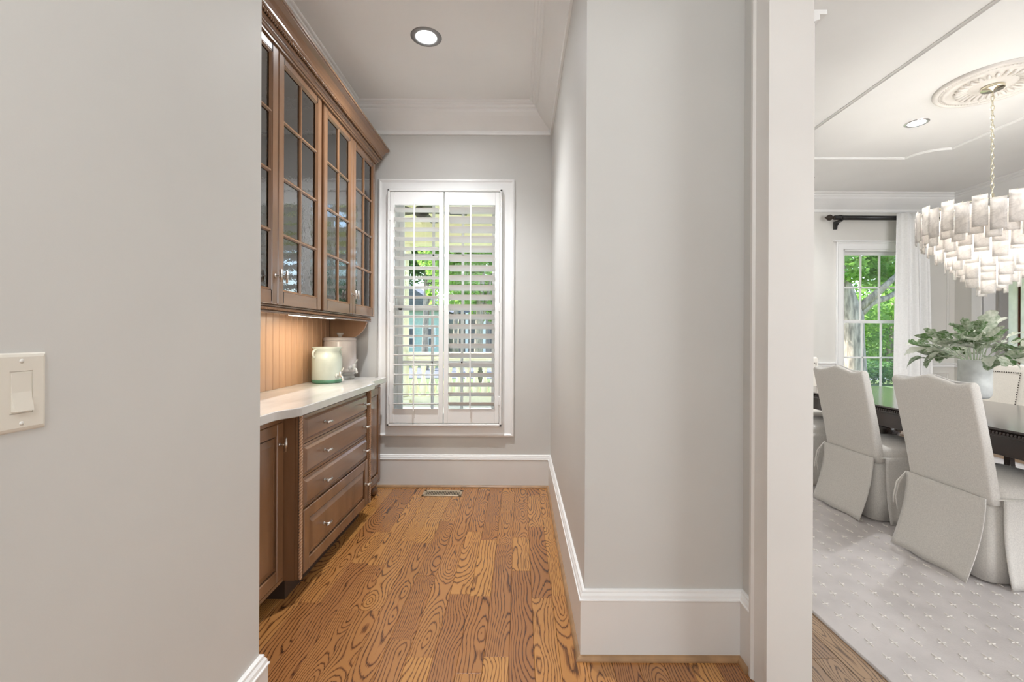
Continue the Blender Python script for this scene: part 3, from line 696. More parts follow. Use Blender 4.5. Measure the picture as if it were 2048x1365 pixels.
# ------------------------------------------------------------------ pantry: small things
def spigot(parent, c, ang, z, mat, s=1.0):
    """c: centre of the jar, ang: direction it points, at radius already on the surface"""
    u = Vector((math.cos(ang), math.sin(ang), 0)); w = Vector((-u.y, u.x, 0)); p = Vector((c[0], c[1], z)); up = Vector((0, 0, 1))
    sp = MB().tube([p-u*.004, p+u*.012*s], .017*s, 14).build('washer', M['clear'], parent)
    b = MB().tube([p+u*.010*s, p+u*.040*s, p+u*.054*s-up*.004*s, p+u*.060*s-up*.018*s, p+u*.061*s-up*.030*s], [.0075*s, .0075*s, .0075*s, .007*s, .008*s], 12)
    b.tube([p+u*.036*s-up*.006*s, p+u*.036*s+up*.030*s], [.010*s, .0085*s], 12)
    b.tube([p+u*.036*s+up*.026*s, p+u*.050*s+up*.040*s, p+u*.062*s+up*.054*s, p+u*.066*s+up*.060*s], [.004*s, .004*s, .006*s, .003*s], 10)
    return b.build('spigot', mat, parent)
gx, gy = -1.362, 3.215
g = thing('glass_drink_jar', 'pale green flared-neck glass drink jar with metal spigot', 'jar', (gx, gy, CT))
MB().lathe([(.001, CT+.004), (.090, CT+.004), (.0985, CT+.012), (.1005, CT+.024), (.1005, CT+.17), (.098, CT+.188), (.089, CT+.204), (.0825, CT+.216), (.083, CT+.226), (.090, CT+.238), (.101, CT+.2505), (.097, CT+.2515), (.086, CT+.239), (.079, CT+.226), (.0785, CT+.216), (.085, CT+.202), (.094, CT+.187), (.096, CT+.17), (.096, CT+.028), (.001, CT+.026)], (gx, gy, 0), 40).build('jar_body', M['green'], g)
MB().lathe([(.001, CT+.0002), (.094, CT+.0002), (.0995, CT+.004), (.1015, CT+.012), (.1012, CT+.024), (.0985, CT+.026), (.001, CT+.0258)], (gx, gy, 0), 40).build('jar_base', M['greenbase'], g)
for ang in (R(-118), R(62)):
    u = Vector((math.cos(ang), math.sin(ang), 0)); p = Vector((gx, gy, 0)); P = []
    for k in range(13):
        q = -math.pi/2+math.pi*k/12; P.append(p+u*(.083+.034*math.cos(q)*(1.0))+Vector((0, 0, CT+.205+.030*math.sin(q))))
    MB().tube(P, .0075, 10).build('jar_handle', M['green'], g)
spigot(g, (gx+.1*math.cos(R(-28)), gy+.1*math.sin(R(-28))), R(-28), CT+.05, M['nickel'])
qx, qy = -1.378, 3.487
p = thing('lidded_drink_dispenser', 'frosted blush glass drink dispenser with flat lid and glass knob', 'dispenser', (qx, qy, CT))
MB().lathe([(.001, CT+.0002), (.098, CT+.0002), (.108, CT+.006), (.106, CT+.022), (.100, CT+.030), (.112, CT+.040), (.115, CT+.052), (.001, CT+.050)], (qx, qy, 0), 40).build('dispenser_stand', M['clear'], p)
MB().lathe([(.001, CT+.0525), (.108, CT+.0525), (.1165, CT+.062), (.1175, CT+.08), (.1175, CT+.285), (.115, CT+.290), (.110, CT+.288), (.111, CT+.08), (.108, CT+.066), (.001, CT+.064)], (qx, qy, 0), 44).build('dispenser_body', M['pink'], p)
ld = MB().lathe([(.001, CT+.288), (.116, CT+.2905), (.1195, CT+.296), (.1195, CT+.308), (.114, CT+.315), (.09, CT+.319), (.001, CT+.3195)], (qx, qy, 0), 44).build('lid', M['pink'], p)
MB().lathe([(.001, CT+.319), (.014, CT+.3195), (.0145, CT+.328), (.020, CT+.336), (.025, CT+.345), (.024, CT+.352), (.001, CT+.353)], (qx, qy, 0), 24).build('lid_knob', M['clear'], ld)
spigot(p, (qx+.1165*math.cos(R(-30)), qy+.1165*math.sin(R(-30))), R(-30), CT+.085, M['clear'], 1.15)

# recessed ceiling lights
def downlight(label, x, y, ro, energy, spill, ring):
    t = thing('recessed_light', label, 'light', (x, y, CEIL))
    MB().lathe([(.0635, CEIL+.001), (.066, CEIL-.004), (.072, CEIL-.006), (ro-.006, CEIL-.005), (ro, CEIL-.001), (ro, CEIL+.0005)], (x, y, 0), 40).build('trim_ring', ring, t)
    pf = [(.0625, CEIL-.001)]
    for k in range(8): pf += [(.062-.0016*k, CEIL+.006+k*.008), (.0605-.0016*k, CEIL+.0075+k*.008)]
    MB().lathe(pf+[(.046, CEIL+.075), (.046, CEIL+.12)], (x, y, 0), 36, smooth=False).build('baffle', M['baffle'], t)
    MB().lathe([(.001, CEIL+.070), (.03, CEIL+.074), (.044, CEIL+.086), (.046, CEIL+.1), (.001, CEIL+.1)], (x, y, 0), 28).build('bulb', M['bulb'], t)
    lamp('recessed_light_beam', 'SPOT', (x, y, CEIL+.06), energy, (.96, .98, 1), (0, 0, 0), spot_size=R(125), spot_blend=.7, shadow_soft_size=.035)
    lamp('recessed_light_spill', 'SPOT', (x, y, CEIL-.012), spill, (.94, .97, 1), (0, 0, 0), spot_size=R(174), spot_blend=.5, shadow_soft_size=.05)
    return t
downlight('recessed ceiling light with grey ring above the pantry aisle', *DL[0], .096, 125, 11, M['ringgrey'])
downlight('small recessed light between the ceiling medallion and the panel moulding', *DL[1], .089, 70, 14, M['chrome'])
downlight('small recessed light close to the crown above the curtain rod wall', *DL[2], .089, 50, 5, M['ringgrey'])

# floor register
v = thing('floor_register', 'beige slotted floor vent by the pantry end wall', 'vent', (-.606, 3.595, 0))
vx0, vx1, vy0, vy1 = -.760, -.452, 3.530, 3.660
B(vx0+.02, vx1-.02, vy0+.02, vy1-.02, .0004, .0012).build('duct_shade_plate', M['dark'], v)  # near-black plate over the floor; the duct's inner shade is its colour
B(vx0, vx1, vy0, vy0+.026, .0004, .006, b=.002).box(vx0, vx1, vy1-.026, vy1, .0004, .006, b=.002).box(vx0, vx0+.022, vy0, vy1, .0004, .006, b=.002).box(vx1-.022, vx1, vy0, vy1, .0004, .006, b=.002).build('vent_frame', M['vent'], v)
me = B(-.0025, .0025, vy0+.026, vy1-.026, .001, .0055).mesh('vent_bar', M['vent'])
for k in range(21): link('vent_bar', me, v, loc=(vx0+.028+k*(vx1-vx0-.056)/20, 0, 0))

# light switch
s = thing('light_switch', 'ivory rocker light switch on the hall wall end', 'switch', (XL, .7215, 1.157))
x = XL; y0, y1, z0, z1 = .682, .761, 1.0945, 1.2195
def rr(i, dx): return [(x+dx, y0+i, z0+i), (x+dx, y1-i, z0+i), (x+dx, y1-i, z1-i), (x+dx, y0+i, z1-i)]
ry0, ry1, rz0, rz1 = .7045, .7385, 1.1235, 1.1905
hole = [(x+.0062, ry0, rz0), (x+.0062, ry1, rz0), (x+.0062, ry1, rz1), (x+.0062, ry0, rz1)]
hb = [(x+.001, q[1], q[2]) for q in hole]
V = rr(0, .0005)+rr(0, .0018)+rr(.0022, .0045)+rr(.0065, .0062)+hole+hb; F = []
for k in range(5): F += [(k*4+i, k*4+(i+1) % 4, k*4+4+(i+1) % 4, k*4+4+i) for i in range(4)]
MB().add(V, F).build('switch_plate', M['ivory'], s)
B(x+.001, x+.0055, ry0+.0004, ry1-.0004, rz0+.0004, rz1-.0004).build('rocker_frame', M['ivory'], s)
prof = [(.0015, rz0+.003), (.0115, rz0+.0035), (.0066, 1.157), (.0062, rz1-.003), (.0015, rz1-.003)]
MB().prism(prof, ry0+.0028, ry1-.0028, lambda u, v_, w: (x+u, w, v_)).build('rocker', M['ivory'], s)
for z in (1.1075, 1.2065): MB().lathe([(.0001, 0.0078), (.002, .0076), (.0034, .0066), (.0036, .0055)], (0, 0, 0), 12, fn=lambda a, b, c, z=z: (x+c, .7215+a, z+b)).build('screw', M['screw'], s)

# ------------------------------------------------------------------ dining room: rug
rg = thing('area_rug', 'pale woven rug with raised cream cross stitches under the dining table', 'rug', (3.1, 3.1, 0))
NX, NY = 60, 70; x0, x1, y0, y1 = 1.335, 4.95, .75, 5.25; V = []; F = []
for j in range(NY+1):
    for i in range(NX+1):
        u = (i/NX)**1.6; x = x0+(x1-x0)*u; y = y0+(y1-y0)*j/NY
        e = .012*math.sin(y*5.1)*max(0, 1-i/3)*.6
        h = .0105+(.0042*noise.noise((x*5, y*3.2, 0))+.0022*noise.noise((x*14, y*11, 3)))*max(0, min(1, (2.22-x)/.15))
        V.append((x+e, y, max(.006, h)))
N = len(V); V += [(a, b, .0003) for a, b, c in V]
for j in range(NY):
    for i in range(NX):
        q = j*(NX+1)+i; F += [(q, q+1, q+NX+2, q+NX+1)]
rim = list(range(NX+1))+[j*(NX+1)+NX for j in range(1, NY+1)]+[NY*(NX+1)+i for i in range(NX-1, -1, -1)]+[j*(NX+1) for j in range(NY-1, 0, -1)]
F += [(p, N+p, N+q, q) for p, q in zip(rim, rim[1:]+rim[:1])]
MB().add(V, F, True).build('rug_field', M['rug'], rg, fix=False)
mb = MB(); rnd = random.Random(5)
for i in range(13):
    for j in range(38):
        x = 1.42+i*.0985+(.006*rnd.random()); y = 1.05+j*.088+.01*rnd.random()
        h = .0105+(.0042*noise.noise((x*5, y*3.2, 0))+.0022*noise.noise((x*14, y*11, 3)))*max(0, min(1, (2.22-x)/.15)); h = max(.006, h)
        a = .022+.006*rnd.random(); b = .011+.005*rnd.random(); q = rnd.uniform(-.2, .2)
        for L, w, an in ((a, .0022, q), (b, .002, q+1.5)):
            dx, dy = math.sin(an), math.cos(an); nx, ny = dy*w, -dx*w
            vs_ = []
            for s in (-1, 1):
                px, py = x+dx*L*s, y+dy*L*s
                vs_ += [(px-nx, py-ny, h-.001), (px-nx*.5, py-ny*.5, h+.0035), (px+nx*.5, py+ny*.5, h+.0035), (px+nx, py+ny, h-.001)]
            mb.add(vs_, [(0, 1, 5, 4), (1, 2, 6, 5), (2, 3, 7, 6), (0, 3, 2, 1), (4, 5, 6, 7)])
o = mb.build('cross_stitches', M['stitch'], rg); o['kind'] = 'stuff'

# ------------------------------------------------------------------ dining table
TX0, TX1, TY0, TY1, TZ = 2.58, 3.62, 1.65, 4.55, .762
tb = thing('dining_table', 'long dark polished dining table with beaded edge', 'table', (3.1, 3.1, 0))
B(TX0, TX1, TY0, TY1, TZ-.016, TZ, b=.005).build('tabletop', M['mahog'], tb)
mb = MB(); r = .0085; pr = [(r*math.sin(math.pi*k/4)+1e-5, -r*math.cos(math.pi*k/4)) for k in range(5)]
for (ax, ay), (bx, by) in (((TX0, TY0), (TX0, TY1)), ((TX0, TY1), (TX1, TY1)), ((TX1, TY1), (TX1, TY0)), ((TX1, TY0), (TX0, TY0))):
    L = math.hypot(bx-ax, by-ay); n = int(L/.0185)
    for k in range(n): q = (k+.5)/n; mb.lathe(pr, (ax+(bx-ax)*q, ay+(by-ay)*q, TZ-.0255), 6)
mb.build('beaded_edge', M['mahog'], tb)['kind'] = 'stuff'
B(TX0+.004, TX1-.004, TY0+.004, TY1-.004, TZ-.046, TZ-.0162, b=.004).build('subtop', M['mahog'], tb)
B(TX0+.03, TX0+.055, TY0+.06, TY1-.06, TZ-.15, TZ-.0462, b=.003).box(TX1-.055, TX1-.03, TY0+.06, TY1-.06, TZ-.15, TZ-.0462, b=.003).box(TX0+.03, TX1-.03, TY0+.03, TY0+.06, TZ-.15, TZ-.0462, b=.003).box(TX0+.03, TX1-.03, TY1-.06, TY1-.03, TZ-.15, TZ-.0462, b=.003).build('apron', M['mahog'], tb)
for py in (2.35, 3.85):
    p = MB().lathe([(.001, .13), (.09, .13), (.11, .17), (.10, .22), (.06, .27), (.055, .33), (.075, .40), (.10, .47), (.09, .53), (.06, .57), (.075, .60), (.12, .612), (.001, .612)], (3.1, py, 0), 24).build('pedestal', M['mahog'], tb)
    for a in (45, 135, 225, 315):
        c, s = math.cos(R(a)), math.sin(R(a))
        MB().tube([(3.1+c*d, py+s*d, z) for d, z in ((.05, .2), (.16, .19), (.27, .12), (.36, .055), (.42, .042))], [.05, .045, .036, .03, .028], 10).build('foot', M['mahog'], p)
    B(2.7, 3.5, py-.05, py+.05, .612, .70, b=.01).build('bearer', M['mahog'], p)

# ------------------------------------------------------------------ dining chairs
def superloop(w, h, n=36, e=.42):
    out = []
    for k in range(n):
        a = 2*math.pi*k/n; c, s = math.cos(a), math.sin(a)
        out.append((w*abs(c)**e*(1 if c >= 0 else -1), h*abs(s)**e*(1 if s >= 0 else -1)))
    return out
def loft(mb, rings, cap=True):
    n = len(rings[0]); V = [p for r in rings for p in r]; F = []
    for k in range(len(rings)-1): F += [(k*n+i, k*n+(i+1) % n, (k+1)*n+(i+1) % n, (k+1)*n+i) for i in range(n)]
    if cap: F += [list(range(n))[::-1], [(len(rings)-1)*n+i for i in range(n)]]
    return mb.add(V, F, True)
def backrest(zb, ztop, xc, w, h, e=.38, nt=14):
    """ztop(s), xc(t), w(t): half width, h: half thickness; faces +X"""
    rings = []
    for k in range(nt+5):
        t = min(1, k/nt); cap = max(0, k-nt); sh = [1, .93, .78, .5, .12][cap]; dzc = [0, .010, .018, .023, .0245][cap]
        ring = []
        for u, v in superloop(1, 1, 40, e):
            s = u*(1-.012*cap); z = zb+(ztop(u)-zb-.024)*t+dzc
            ring.append((xc(t)+v*h*sh, s*w(t), z))
        rings.append(ring)
    return loft(MB(), rings)
def hump(s):
    a = abs(s)
    return 1.004+.034*math.exp(-(s/.40)**2)+.010*max(0, (a-.62)/.38)**1.5-.006*math.exp(-((a-.66)/.16)**2)
def skirted_chair():
    t = thing('skirted_dining_chair', '', 'chair', local=True)
    backrest(.40, hump, lambda q: -.213-.112*q**1.15, lambda q: .247+.004*q, .036).build('backrest', M['linen'], t)
    rings = []
    for z, g in ((.385, .985), (.40, 1), (.43, 1.0), (.455, .995), (.478, .97), (.493, .90), (.502, .72), (.507, .4), (.509, .05)):
        rings.append([(.035+u*g, v*g, z) for u, v in superloop(.245, .252, 40, .28)])
    loft(MB(), rings).build('seat_cushion', M['linen'], t)
    # inner pleat panels set back behind the flaps
    rings = []
    for z, g in ((.012, 1.035), (.15, 1.015), (.30, 1.0), (.425, .99)): rings.append([(.012+u*g, v*g, z) for u, v in superloop(.258, .238, 40, .22)])
    loft(MB(), rings).build('pleat_lining', M['linen'], t)
    P = [(.012+u, v, .432) for u, v in superloop(.262, .256, 48, .2)]
    MB().tube(P, .0045, 6, closed=True).build('welt', M['linen'], t)
    def flap(c, ax, out, half, flare, ph, nm):
        c, ax, out = Vector(c), Vector(ax), Vector(out)
        def fn(u, v):
            s = u*2-1; d = 1-v
            fold = .012*math.sin(s*3.1+ph)*d+.006*math.sin(s*7+ph*2)*d*d
            edge = .012*abs(s)**6*d
            return c+ax*(s*half*(1-.015*d))+out*(flare*d**1.3+fold+edge-.012*math.sin(math.pi*v))+Vector((0, 0, .008+.424*v+.004*math.sin(s*4+ph)*d)), out
        MB().sheet(fn, 18, 12, .006).build(nm, M['linen'], t)
    flap((-.262, 0, 0), (0, 1, 0), (-1, 0, 0), .238, .085, .6, 'skirt_flap')
    flap((.030, -.262, 0), (1, 0, 0), (0, -1, 0), .225, .035, 2.0, 'skirt_flap')
    flap((.030, .262, 0), (1, 0, 0), (0, 1, 0), .225, .035, 1.1, 'skirt_flap')
    flap((.282, 0, 0), (0, 1, 0), (1, 0, 0), .225, .03, 1.7, 'skirt_flap')
    # fabric ties hanging at the far rear corner
    for k, dx in ((0, 0), (1, -.012)):
        MB().tube([(-.255, .250, .428), (-.285+dx, .268, .36), (-.300+dx, .275, .27), (-.292+dx*2, .270, .19+.04*k)], [.004, .005, .005, .003], 6).build('tie', M['linen'], t)
    return t
G = 'skirted chairs along the hall side of the dining table'
ch = skirted_chair(); ch.location = (2.600, 2.508, .0112); ch.rotation_euler.z = R(-1.2)
tag(ch, 'linen skirted dining chair at the end of the row away from the window', 'chair', G)
for (x, y, rz, lab) in ((2.625, 3.285, 0.8, 'linen skirted dining chair in the middle of the row of three'), (2.615, 4.06, -.5, 'linen skirted dining chair at the window end of the row')):
    c = copy_tree(ch); c.location = (x, y, .0112); c.rotation_euler.z = R(rz); tag(c, lab, 'chair', G)

def nail_chair():
    t = thing('nailhead_dining_chair', '', 'chair', local=True)
    zt = lambda s: 1.012
    xc = lambda q: -.23-.085*q**1.2; w = lambda q: .225+.020*q
    backrest(.36, zt, xc, w, .034, e=.3).build('backrest', M['linen_w'], t)
    rings = []
    for z, g in ((.36, .98), (.375, 1), (.44, 1), (.468, .97), (.482, .88), (.488, .5), (.489, .05)): rings.append([(.02+u*g, v*g, z) for u, v in superloop(.25, .245, 40, .25)])
    loft(MB(), rings).build('seat_cushion', M['linen_w'], t)
    for sx, sy in ((1, 1), (1, -1), (-1, 1), (-1, -1)):
        X, Y = .02+sx*.21, sy*.205; k = 0 if sx > 0 else -.05
        MB().tube([(X, Y, .37), (X+k*.4, Y, .2), (X+k, Y, .001)], [.024, .021, .015], 4, smooth=False).build('leg', M['mahog'], t)
    mb = MB(); pr = [(.0055*math.sin(math.pi/2*k/2)+1e-5, .004*math.cos(math.pi/2*k/2)) for k in range(3)][::-1]
    pts = []
    for k in range(24): pts.append((-.86+1.72*k/23, .945))
    for k in range(1, 20):
        for s in (-1, 1): pts.append((s*.86, .945-.02*k))
    for s, z in pts:
        q = (z-.36)/.65; X = xc(q)+.0335; mb.lathe(pr, (0, 0, 0), 6, fn=lambda a, b, c, X=X, s=s, z=z, q=q: (X+c, s*w(q)+a, z+b))
    mb.build('nailhead_trim', M['bronze'], t)['kind'] = 'stuff'
    return t
G = 'nailhead chairs around the dining table'
nc = nail_chair(); nc.location = (3.90, 4.00, .0112); nc.rotation_euler.z = R(180)
tag(nc, 'cream nailhead dining chair across the table, nearer the window wall', 'chair', G)
for x, y, rz, lab in ((3.90, 3.22, 178, 'cream nailhead dining chair across the table, nearer the front door'), (3.13, 4.86, -90, 'cream nailhead dining chair at the head of the table by the window wall')):
    c = copy_tree(nc); c.location = (x, y, .0112); c.rotation_euler.z = R(rz); tag(c, lab, 'chair', G)

# ------------------------------------------------------------------ vase and foliage
vx, vy = 3.10, 3.10
vs_ = thing('pedestal_vase', 'grey washed concrete vase on a small glass foot on the dining table', 'vase', (vx, vy, TZ))
MB().lathe([(.001, TZ+.0005), (.046, TZ+.0005), (.048, TZ+.006), (.030, TZ+.018), (.020, TZ+.040), (.022, TZ+.060), (.034, TZ+.074), (.001, TZ+.074)], (vx, vy, 0), 28).build('foot', M['clear'], vs_)
MB().lathe([(.001, TZ+.0742), (.045, TZ+.0745), (.070, TZ+.082), (.082, TZ+.098), (.0865, TZ+.125), (.087, TZ+.335), (.0845, TZ+.339), (.081, TZ+.335), (.080, TZ+.13), (.06, TZ+.10), (.001, TZ+.098)], (vx, vy, 0), 40).build('vase_body', M['vase'], vs_)
pl = thing('silver_foliage', 'bunch of silvery green lobed leaves arranged in the grey vase', 'foliage', (vx, vy, TZ+.2))
def leaf_mesh(seed, curl, fold):
    rnd = random.Random(seed); nl = 16; V = []; F = []; lob = rnd.choice((3, 4, 5)); wd = rnd.uniform(.27, .36)
    for i in range(nl+1):
        t = i/nl; env = math.sin(math.pi*(.06+.92*t**1.15))**.62
        wv = wd*max(.03, env)*(.58+.42*abs(math.cos(lob*math.pi*t+.4))**.7)
        for j, s in enumerate((-1, -.55, 0, .55, 1)):
            a = curl*t; x = t if abs(curl) < 1e-3 else math.sin(a)/curl; z = 0 if abs(curl) < 1e-3 else -(1-math.cos(a))/curl
            V.append((x, s*wv, z+fold*abs(s)*wv+.03*math.sin(8*t+s*2+seed)*abs(s)))
    for i in range(nl):
        for j in range(4): q = i*5+j; F.append((q, q+1, q+6, q+5))
    return MB().add(V, F, True).mesh('leaf', M['leafp'], fix=False)
leaves = [leaf_mesh(k, c, f) for k, (c, f) in enumerate(((.9, .5), (.3, .4), (1.5, .3), (-.4, .6), (.6, .9), (1.1, .1)))]
rnd = random.Random(11); z0 = TZ+.30
for k in range(36):
    ring = k % 4
    a = 2*math.pi*(k*.382+.03*rnd.random()); el = (R(74), R(46), R(24), R(2))[ring]+rnd.uniform(-.15, .15); L = (.29, .36, .39, .35)[ring]*rnd.uniform(.8, 1.1)
    d = Vector((math.cos(a)*math.cos(el), math.sin(a)*math.cos(el), math.sin(el)))
    s0 = Vector((vx+.05*math.cos(a), vy+.05*math.sin(a), z0-.1)); rim = Vector((vx+.07*math.cos(a), vy+.07*math.sin(a), TZ+.345)); tip = rim+d*L*.62
    pts = [s0, rim, rim+d*L*.3+Vector((0, 0, .012)), tip]
    MB().tube(pts, [.0028, .0028, .0024, .0016], 5).build('stem', M['stemp'], pl)
    for q in range(3):
        base = tip if q == 0 else rim+d*L*(.62*(.92-.22*q))+Vector((0, 0, .008))
        yaw = a+(0 if q == 0 else (1 if q % 2 else -1)*rnd.uniform(.5, 1.2)); pit = -el*(.75 if q == 0 else .45)+rnd.uniform(-.25, .3)
        sc = rnd.uniform(.115, .165)*(1.0 if q == 0 else .85)
        link('leaf', rnd.choice(leaves), pl, loc=base, rot=(rnd.uniform(-.6, .6), pit, yaw), scale=(sc, sc*rnd.uniform(.95, 1.15), sc))

# ------------------------------------------------------------------ chandelier and medallion
mx, my = 3.44, 3.32
md = thing('ceiling_medallion', 'round plaster ceiling medallion with beaded rings above the chandelier', 'medallion', (mx, my, CEIL))
pf = [(.33, CEIL-.0005), (.33, CEIL-.014), (.322, CEIL-.022), (.305, CEIL-.024), (.296, CEIL-.016), (.282, CEIL-.014), (.276, CEIL-.022), (.262, CEIL-.026), (.25, CEIL-.020), (.236, CEIL-.014), (.205, CEIL-.014), (.197, CEIL-.022), (.185, CEIL-.024), (.13, CEIL-.016), (.10, CEIL-.024), (.085, CEIL-.026), (.001, CEIL-.026)]
MB().lathe(pf, (mx, my, 0), 64).build('disc', M['plaster'], md)
mb = MB(); pr = [(.0065*math.sin(math.pi*k/4)+1e-5, -.0065*math.cos(math.pi*k/4)) for k in range(5)]
for k in range(90): mb.lathe(pr, (mx+.288*math.cos(2*math.pi*k/90), my+.288*math.sin(2*math.pi*k/90), CEIL-.016), 6)
mb.build('bead_ring', M['plaster'], md)['kind'] = 'stuff'
mb = MB()
for k in range(28):
    a = 2*math.pi*k/28; c, s = math.cos(a), math.sin(a)
    P = [(mx+c*r_-s*0, my+s*r_, CEIL-.017-h) for r_, h in ((.135, .0), (.16, .006), (.185, .011), (.2, .012), (.212, .004))]
    mb.tube(P, [.006, .011, .014, .012, .004], 6)
mb.build('leaf_ring', M['plaster'], md)['kind'] = 'stuff'
cz0 = 2.22
cd = thing('tiered_chandelier', 'round tiered chandelier of swirled white glass strips over the dining table', 'chandelier', (mx, my, CEIL-.03))
MB().lathe([(.001, CEIL-.027), (.062, CEIL-.027), (.066, CEIL-.032), (.066, CEIL-.046), (.062, CEIL-.050), (.014, CEIL-.052), (.010, CEIL-.06), (.001, CEIL-.06)], (mx, my, 0), 36).build('canopy', M['gold'], cd)
top = 2.30; z = CEIL-.058; k = 0
mbl = MB(); P = [(.0085*math.cos(2*math.pi*q/14), 0, .0205*math.sin(2*math.pi*q/14)) for q in range(14)]
lk = MB().tube(P, .0032, 6, closed=True).mesh('chain_link', M['gold'])
while z-.0205 > top-.02:
    link('chain_link', lk, cd, loc=(mx, my, z-.0185), rot=(0, 0, R(90)*(k % 2)+.5)); z -= .0355; k += 1
TI = [(.418, 1.985, 30), (.385, 1.935, 28), (.345, 1.878, 25), (.298, 1.815, 21), (.246, 1.752, 18), (.190, 1.688, 14), (.130, 1.628, 10), (.066, 1.572, 6)]
MB().tube([(mx, my, top), (mx, my, 1.78)], .011, 10).build('stem', M['gold'], cd)
PWD, PHT = .078, .212
def strip(seed):
    rnd = random.Random(seed); nx, nz = 4, 9; V = []; F = []
    for side in (1, -1):
        for j in range(nz+1):
            for i in range(nx+1):
                bx = .0012*rnd.uniform(-1, 1); V.append((side*.0032+bx, (i/nx-.5)*PWD*(1+.006*rnd.uniform(-1, 1)), -(j/nz)*PHT))
    N = (nx+1)*(nz+1)
    for j in range(nz):
        for i in range(nx): q = j*(nx+1)+i; F += [(q, q+1, q+nx+2, q+nx+1), (N+q, N+q+nx+1, N+q+nx+2, N+q+1)]
    W = nx+1; rim = list(range(W))+[j*W+nx for j in range(1, nz+1)]+[nz*W+i for i in range(nx-1, -1, -1)]+[j*W for j in range(nz-1, 0, -1)]
    F += [(p, N+p, N+q, q) for p, q in zip(rim, rim[1:]+rim[:1])]
    return MB().add(V, F, True).mesh('glass_strip', M['capiz'])
strips = [strip(q) for q in range(5)]; rnd = random.Random(3)
for t_, (r_, zb, n) in enumerate(TI):
    MB().tube([(mx+(r_-.008)*math.cos(2*math.pi*q/48), my+(r_-.008)*math.sin(2*math.pi*q/48), zb+PHT-.012) for q in range(48)], .0035, 6, closed=True).build('tier_ring', M['gold'], cd)
    for q in range(n):
        a = 2*math.pi*(q+.5*(t_ % 2))/n; hi = .028 if q % 2 == 0 else -.006; rr_ = r_+(.006 if q % 2 else -.004)
        if t_ == 0:
            MB().tube([(mx+(r_-.01)*math.cos(a), my+(r_-.01)*math.sin(a), zb+PHT-.012), (mx+(rr_-.006)*math.cos(a), my+(rr_-.006)*math.sin(a), zb+PHT+hi+.004), (mx+(rr_+.004)*math.cos(a), my+(rr_+.004)*math.sin(a), zb+PHT+hi-.006)], .0018, 5).build('hook', M['gold'], cd)
        link('glass_strip', rnd.choice(strips), cd, loc=(mx+rr_*math.cos(a), my+rr_*math.sin(a), zb+PHT+hi+rnd.uniform(-.009, .009)), rot=(0, rnd.uniform(-.02, .02), a+rnd.uniform(-.05, .05)))
for q in range(6):
    a = 2*math.pi*q/6
    MB().tube([(mx, my, 2.17), (mx+.41*math.cos(a), my+.41*math.sin(a), 1.985+PHT-.012)], .004, 6).build('spoke', M['gold'], cd)
    bx, by = mx+.20*math.cos(a+.3), my+.20*math.sin(a+.3)
    MB().lathe([(.001, 2.03), (.010, 2.035), (.020, 2.06), (.022, 2.08), (.014, 2.10), (.010, 2.12), (.010, 2.15), (.001, 2.15)], (bx, by, 0), 12).build('bulb', M['bulb'], cd)
    lamp('chandelier_light', 'POINT', (bx, by, 1.99), 2.5, (1, .97, .92), shadow_soft_size=.05)
lamp('chandelier_light', 'POINT', (mx, my, 1.80), 2.0, (1, .97, .92), shadow_soft_size=.04)

# ------------------------------------------------------------------ curtain and rod
RZ, RY = 2.79, 5.865
cr = thing('curtain_rod', 'thick black curtain rod with carved finial above the dining window', 'curtain rod', (4.05, RY, RZ))
MB().tube([(4.045, RY, RZ), (5.62, RY, RZ)], .029, 18).build('pole', M['black'], cr)
fp = [(.001, 0), (.020, 0), (.026, .008), (.022, .016), (.014, .020), (.018, .026), (.034, .044), (.040, .060), (.036, .078), (.022, .098), (.010, .108), (.007, .116), (.008, .122), (.001, .128)]
MB().lathe(fp, (0, 0, 0), 12, fn=lambda a, b, c: (4.046-c, RY+a, RZ+b)).build('finial', M['bronze'], cr)
for bx in (4.12, 5.55):
    b = MB().prism([(RY-.012, RZ-.03), (YD-.001, RZ-.03), (YD-.001, RZ-.13), (YD-.02, RZ-.13), (YD-.03, RZ-.085), (YD-.06, RZ-.055), (RY-.03, RZ-.048)], bx-.02, bx+.02, lambda u, v, w: (w, u, v)).build('bracket', M['black'], cr)
    MB().tube([(bx-.014, RY, RZ), (bx+.014, RY, RZ)], .036, 16).build('bracket_cup', M['black'], b)
def cfn(u, v):
    x = 4.80+.36*u+(1-v)*(.11*u-.03); k = .8+.5*(1-v)
    y = .034*math.sin(2*math.pi*2.7*u+.6+.3*math.sin(v*2))+.012*math.sin(2*math.pi*6.3*u+1.2)+.006*math.sin(2*math.pi*1.1*u+v*3)
    return (x, RY-.088+y*k, .02+2.81*v), (0, -1, 0)
ct_ = thing('curtain', 'white linen curtain panel hanging in folds beside the dining window', 'curtain', (5.1, RY, 0))
MB().sheet(cfn, 90, 16, .003).build('curtain_panel', M['curtain'], ct_)

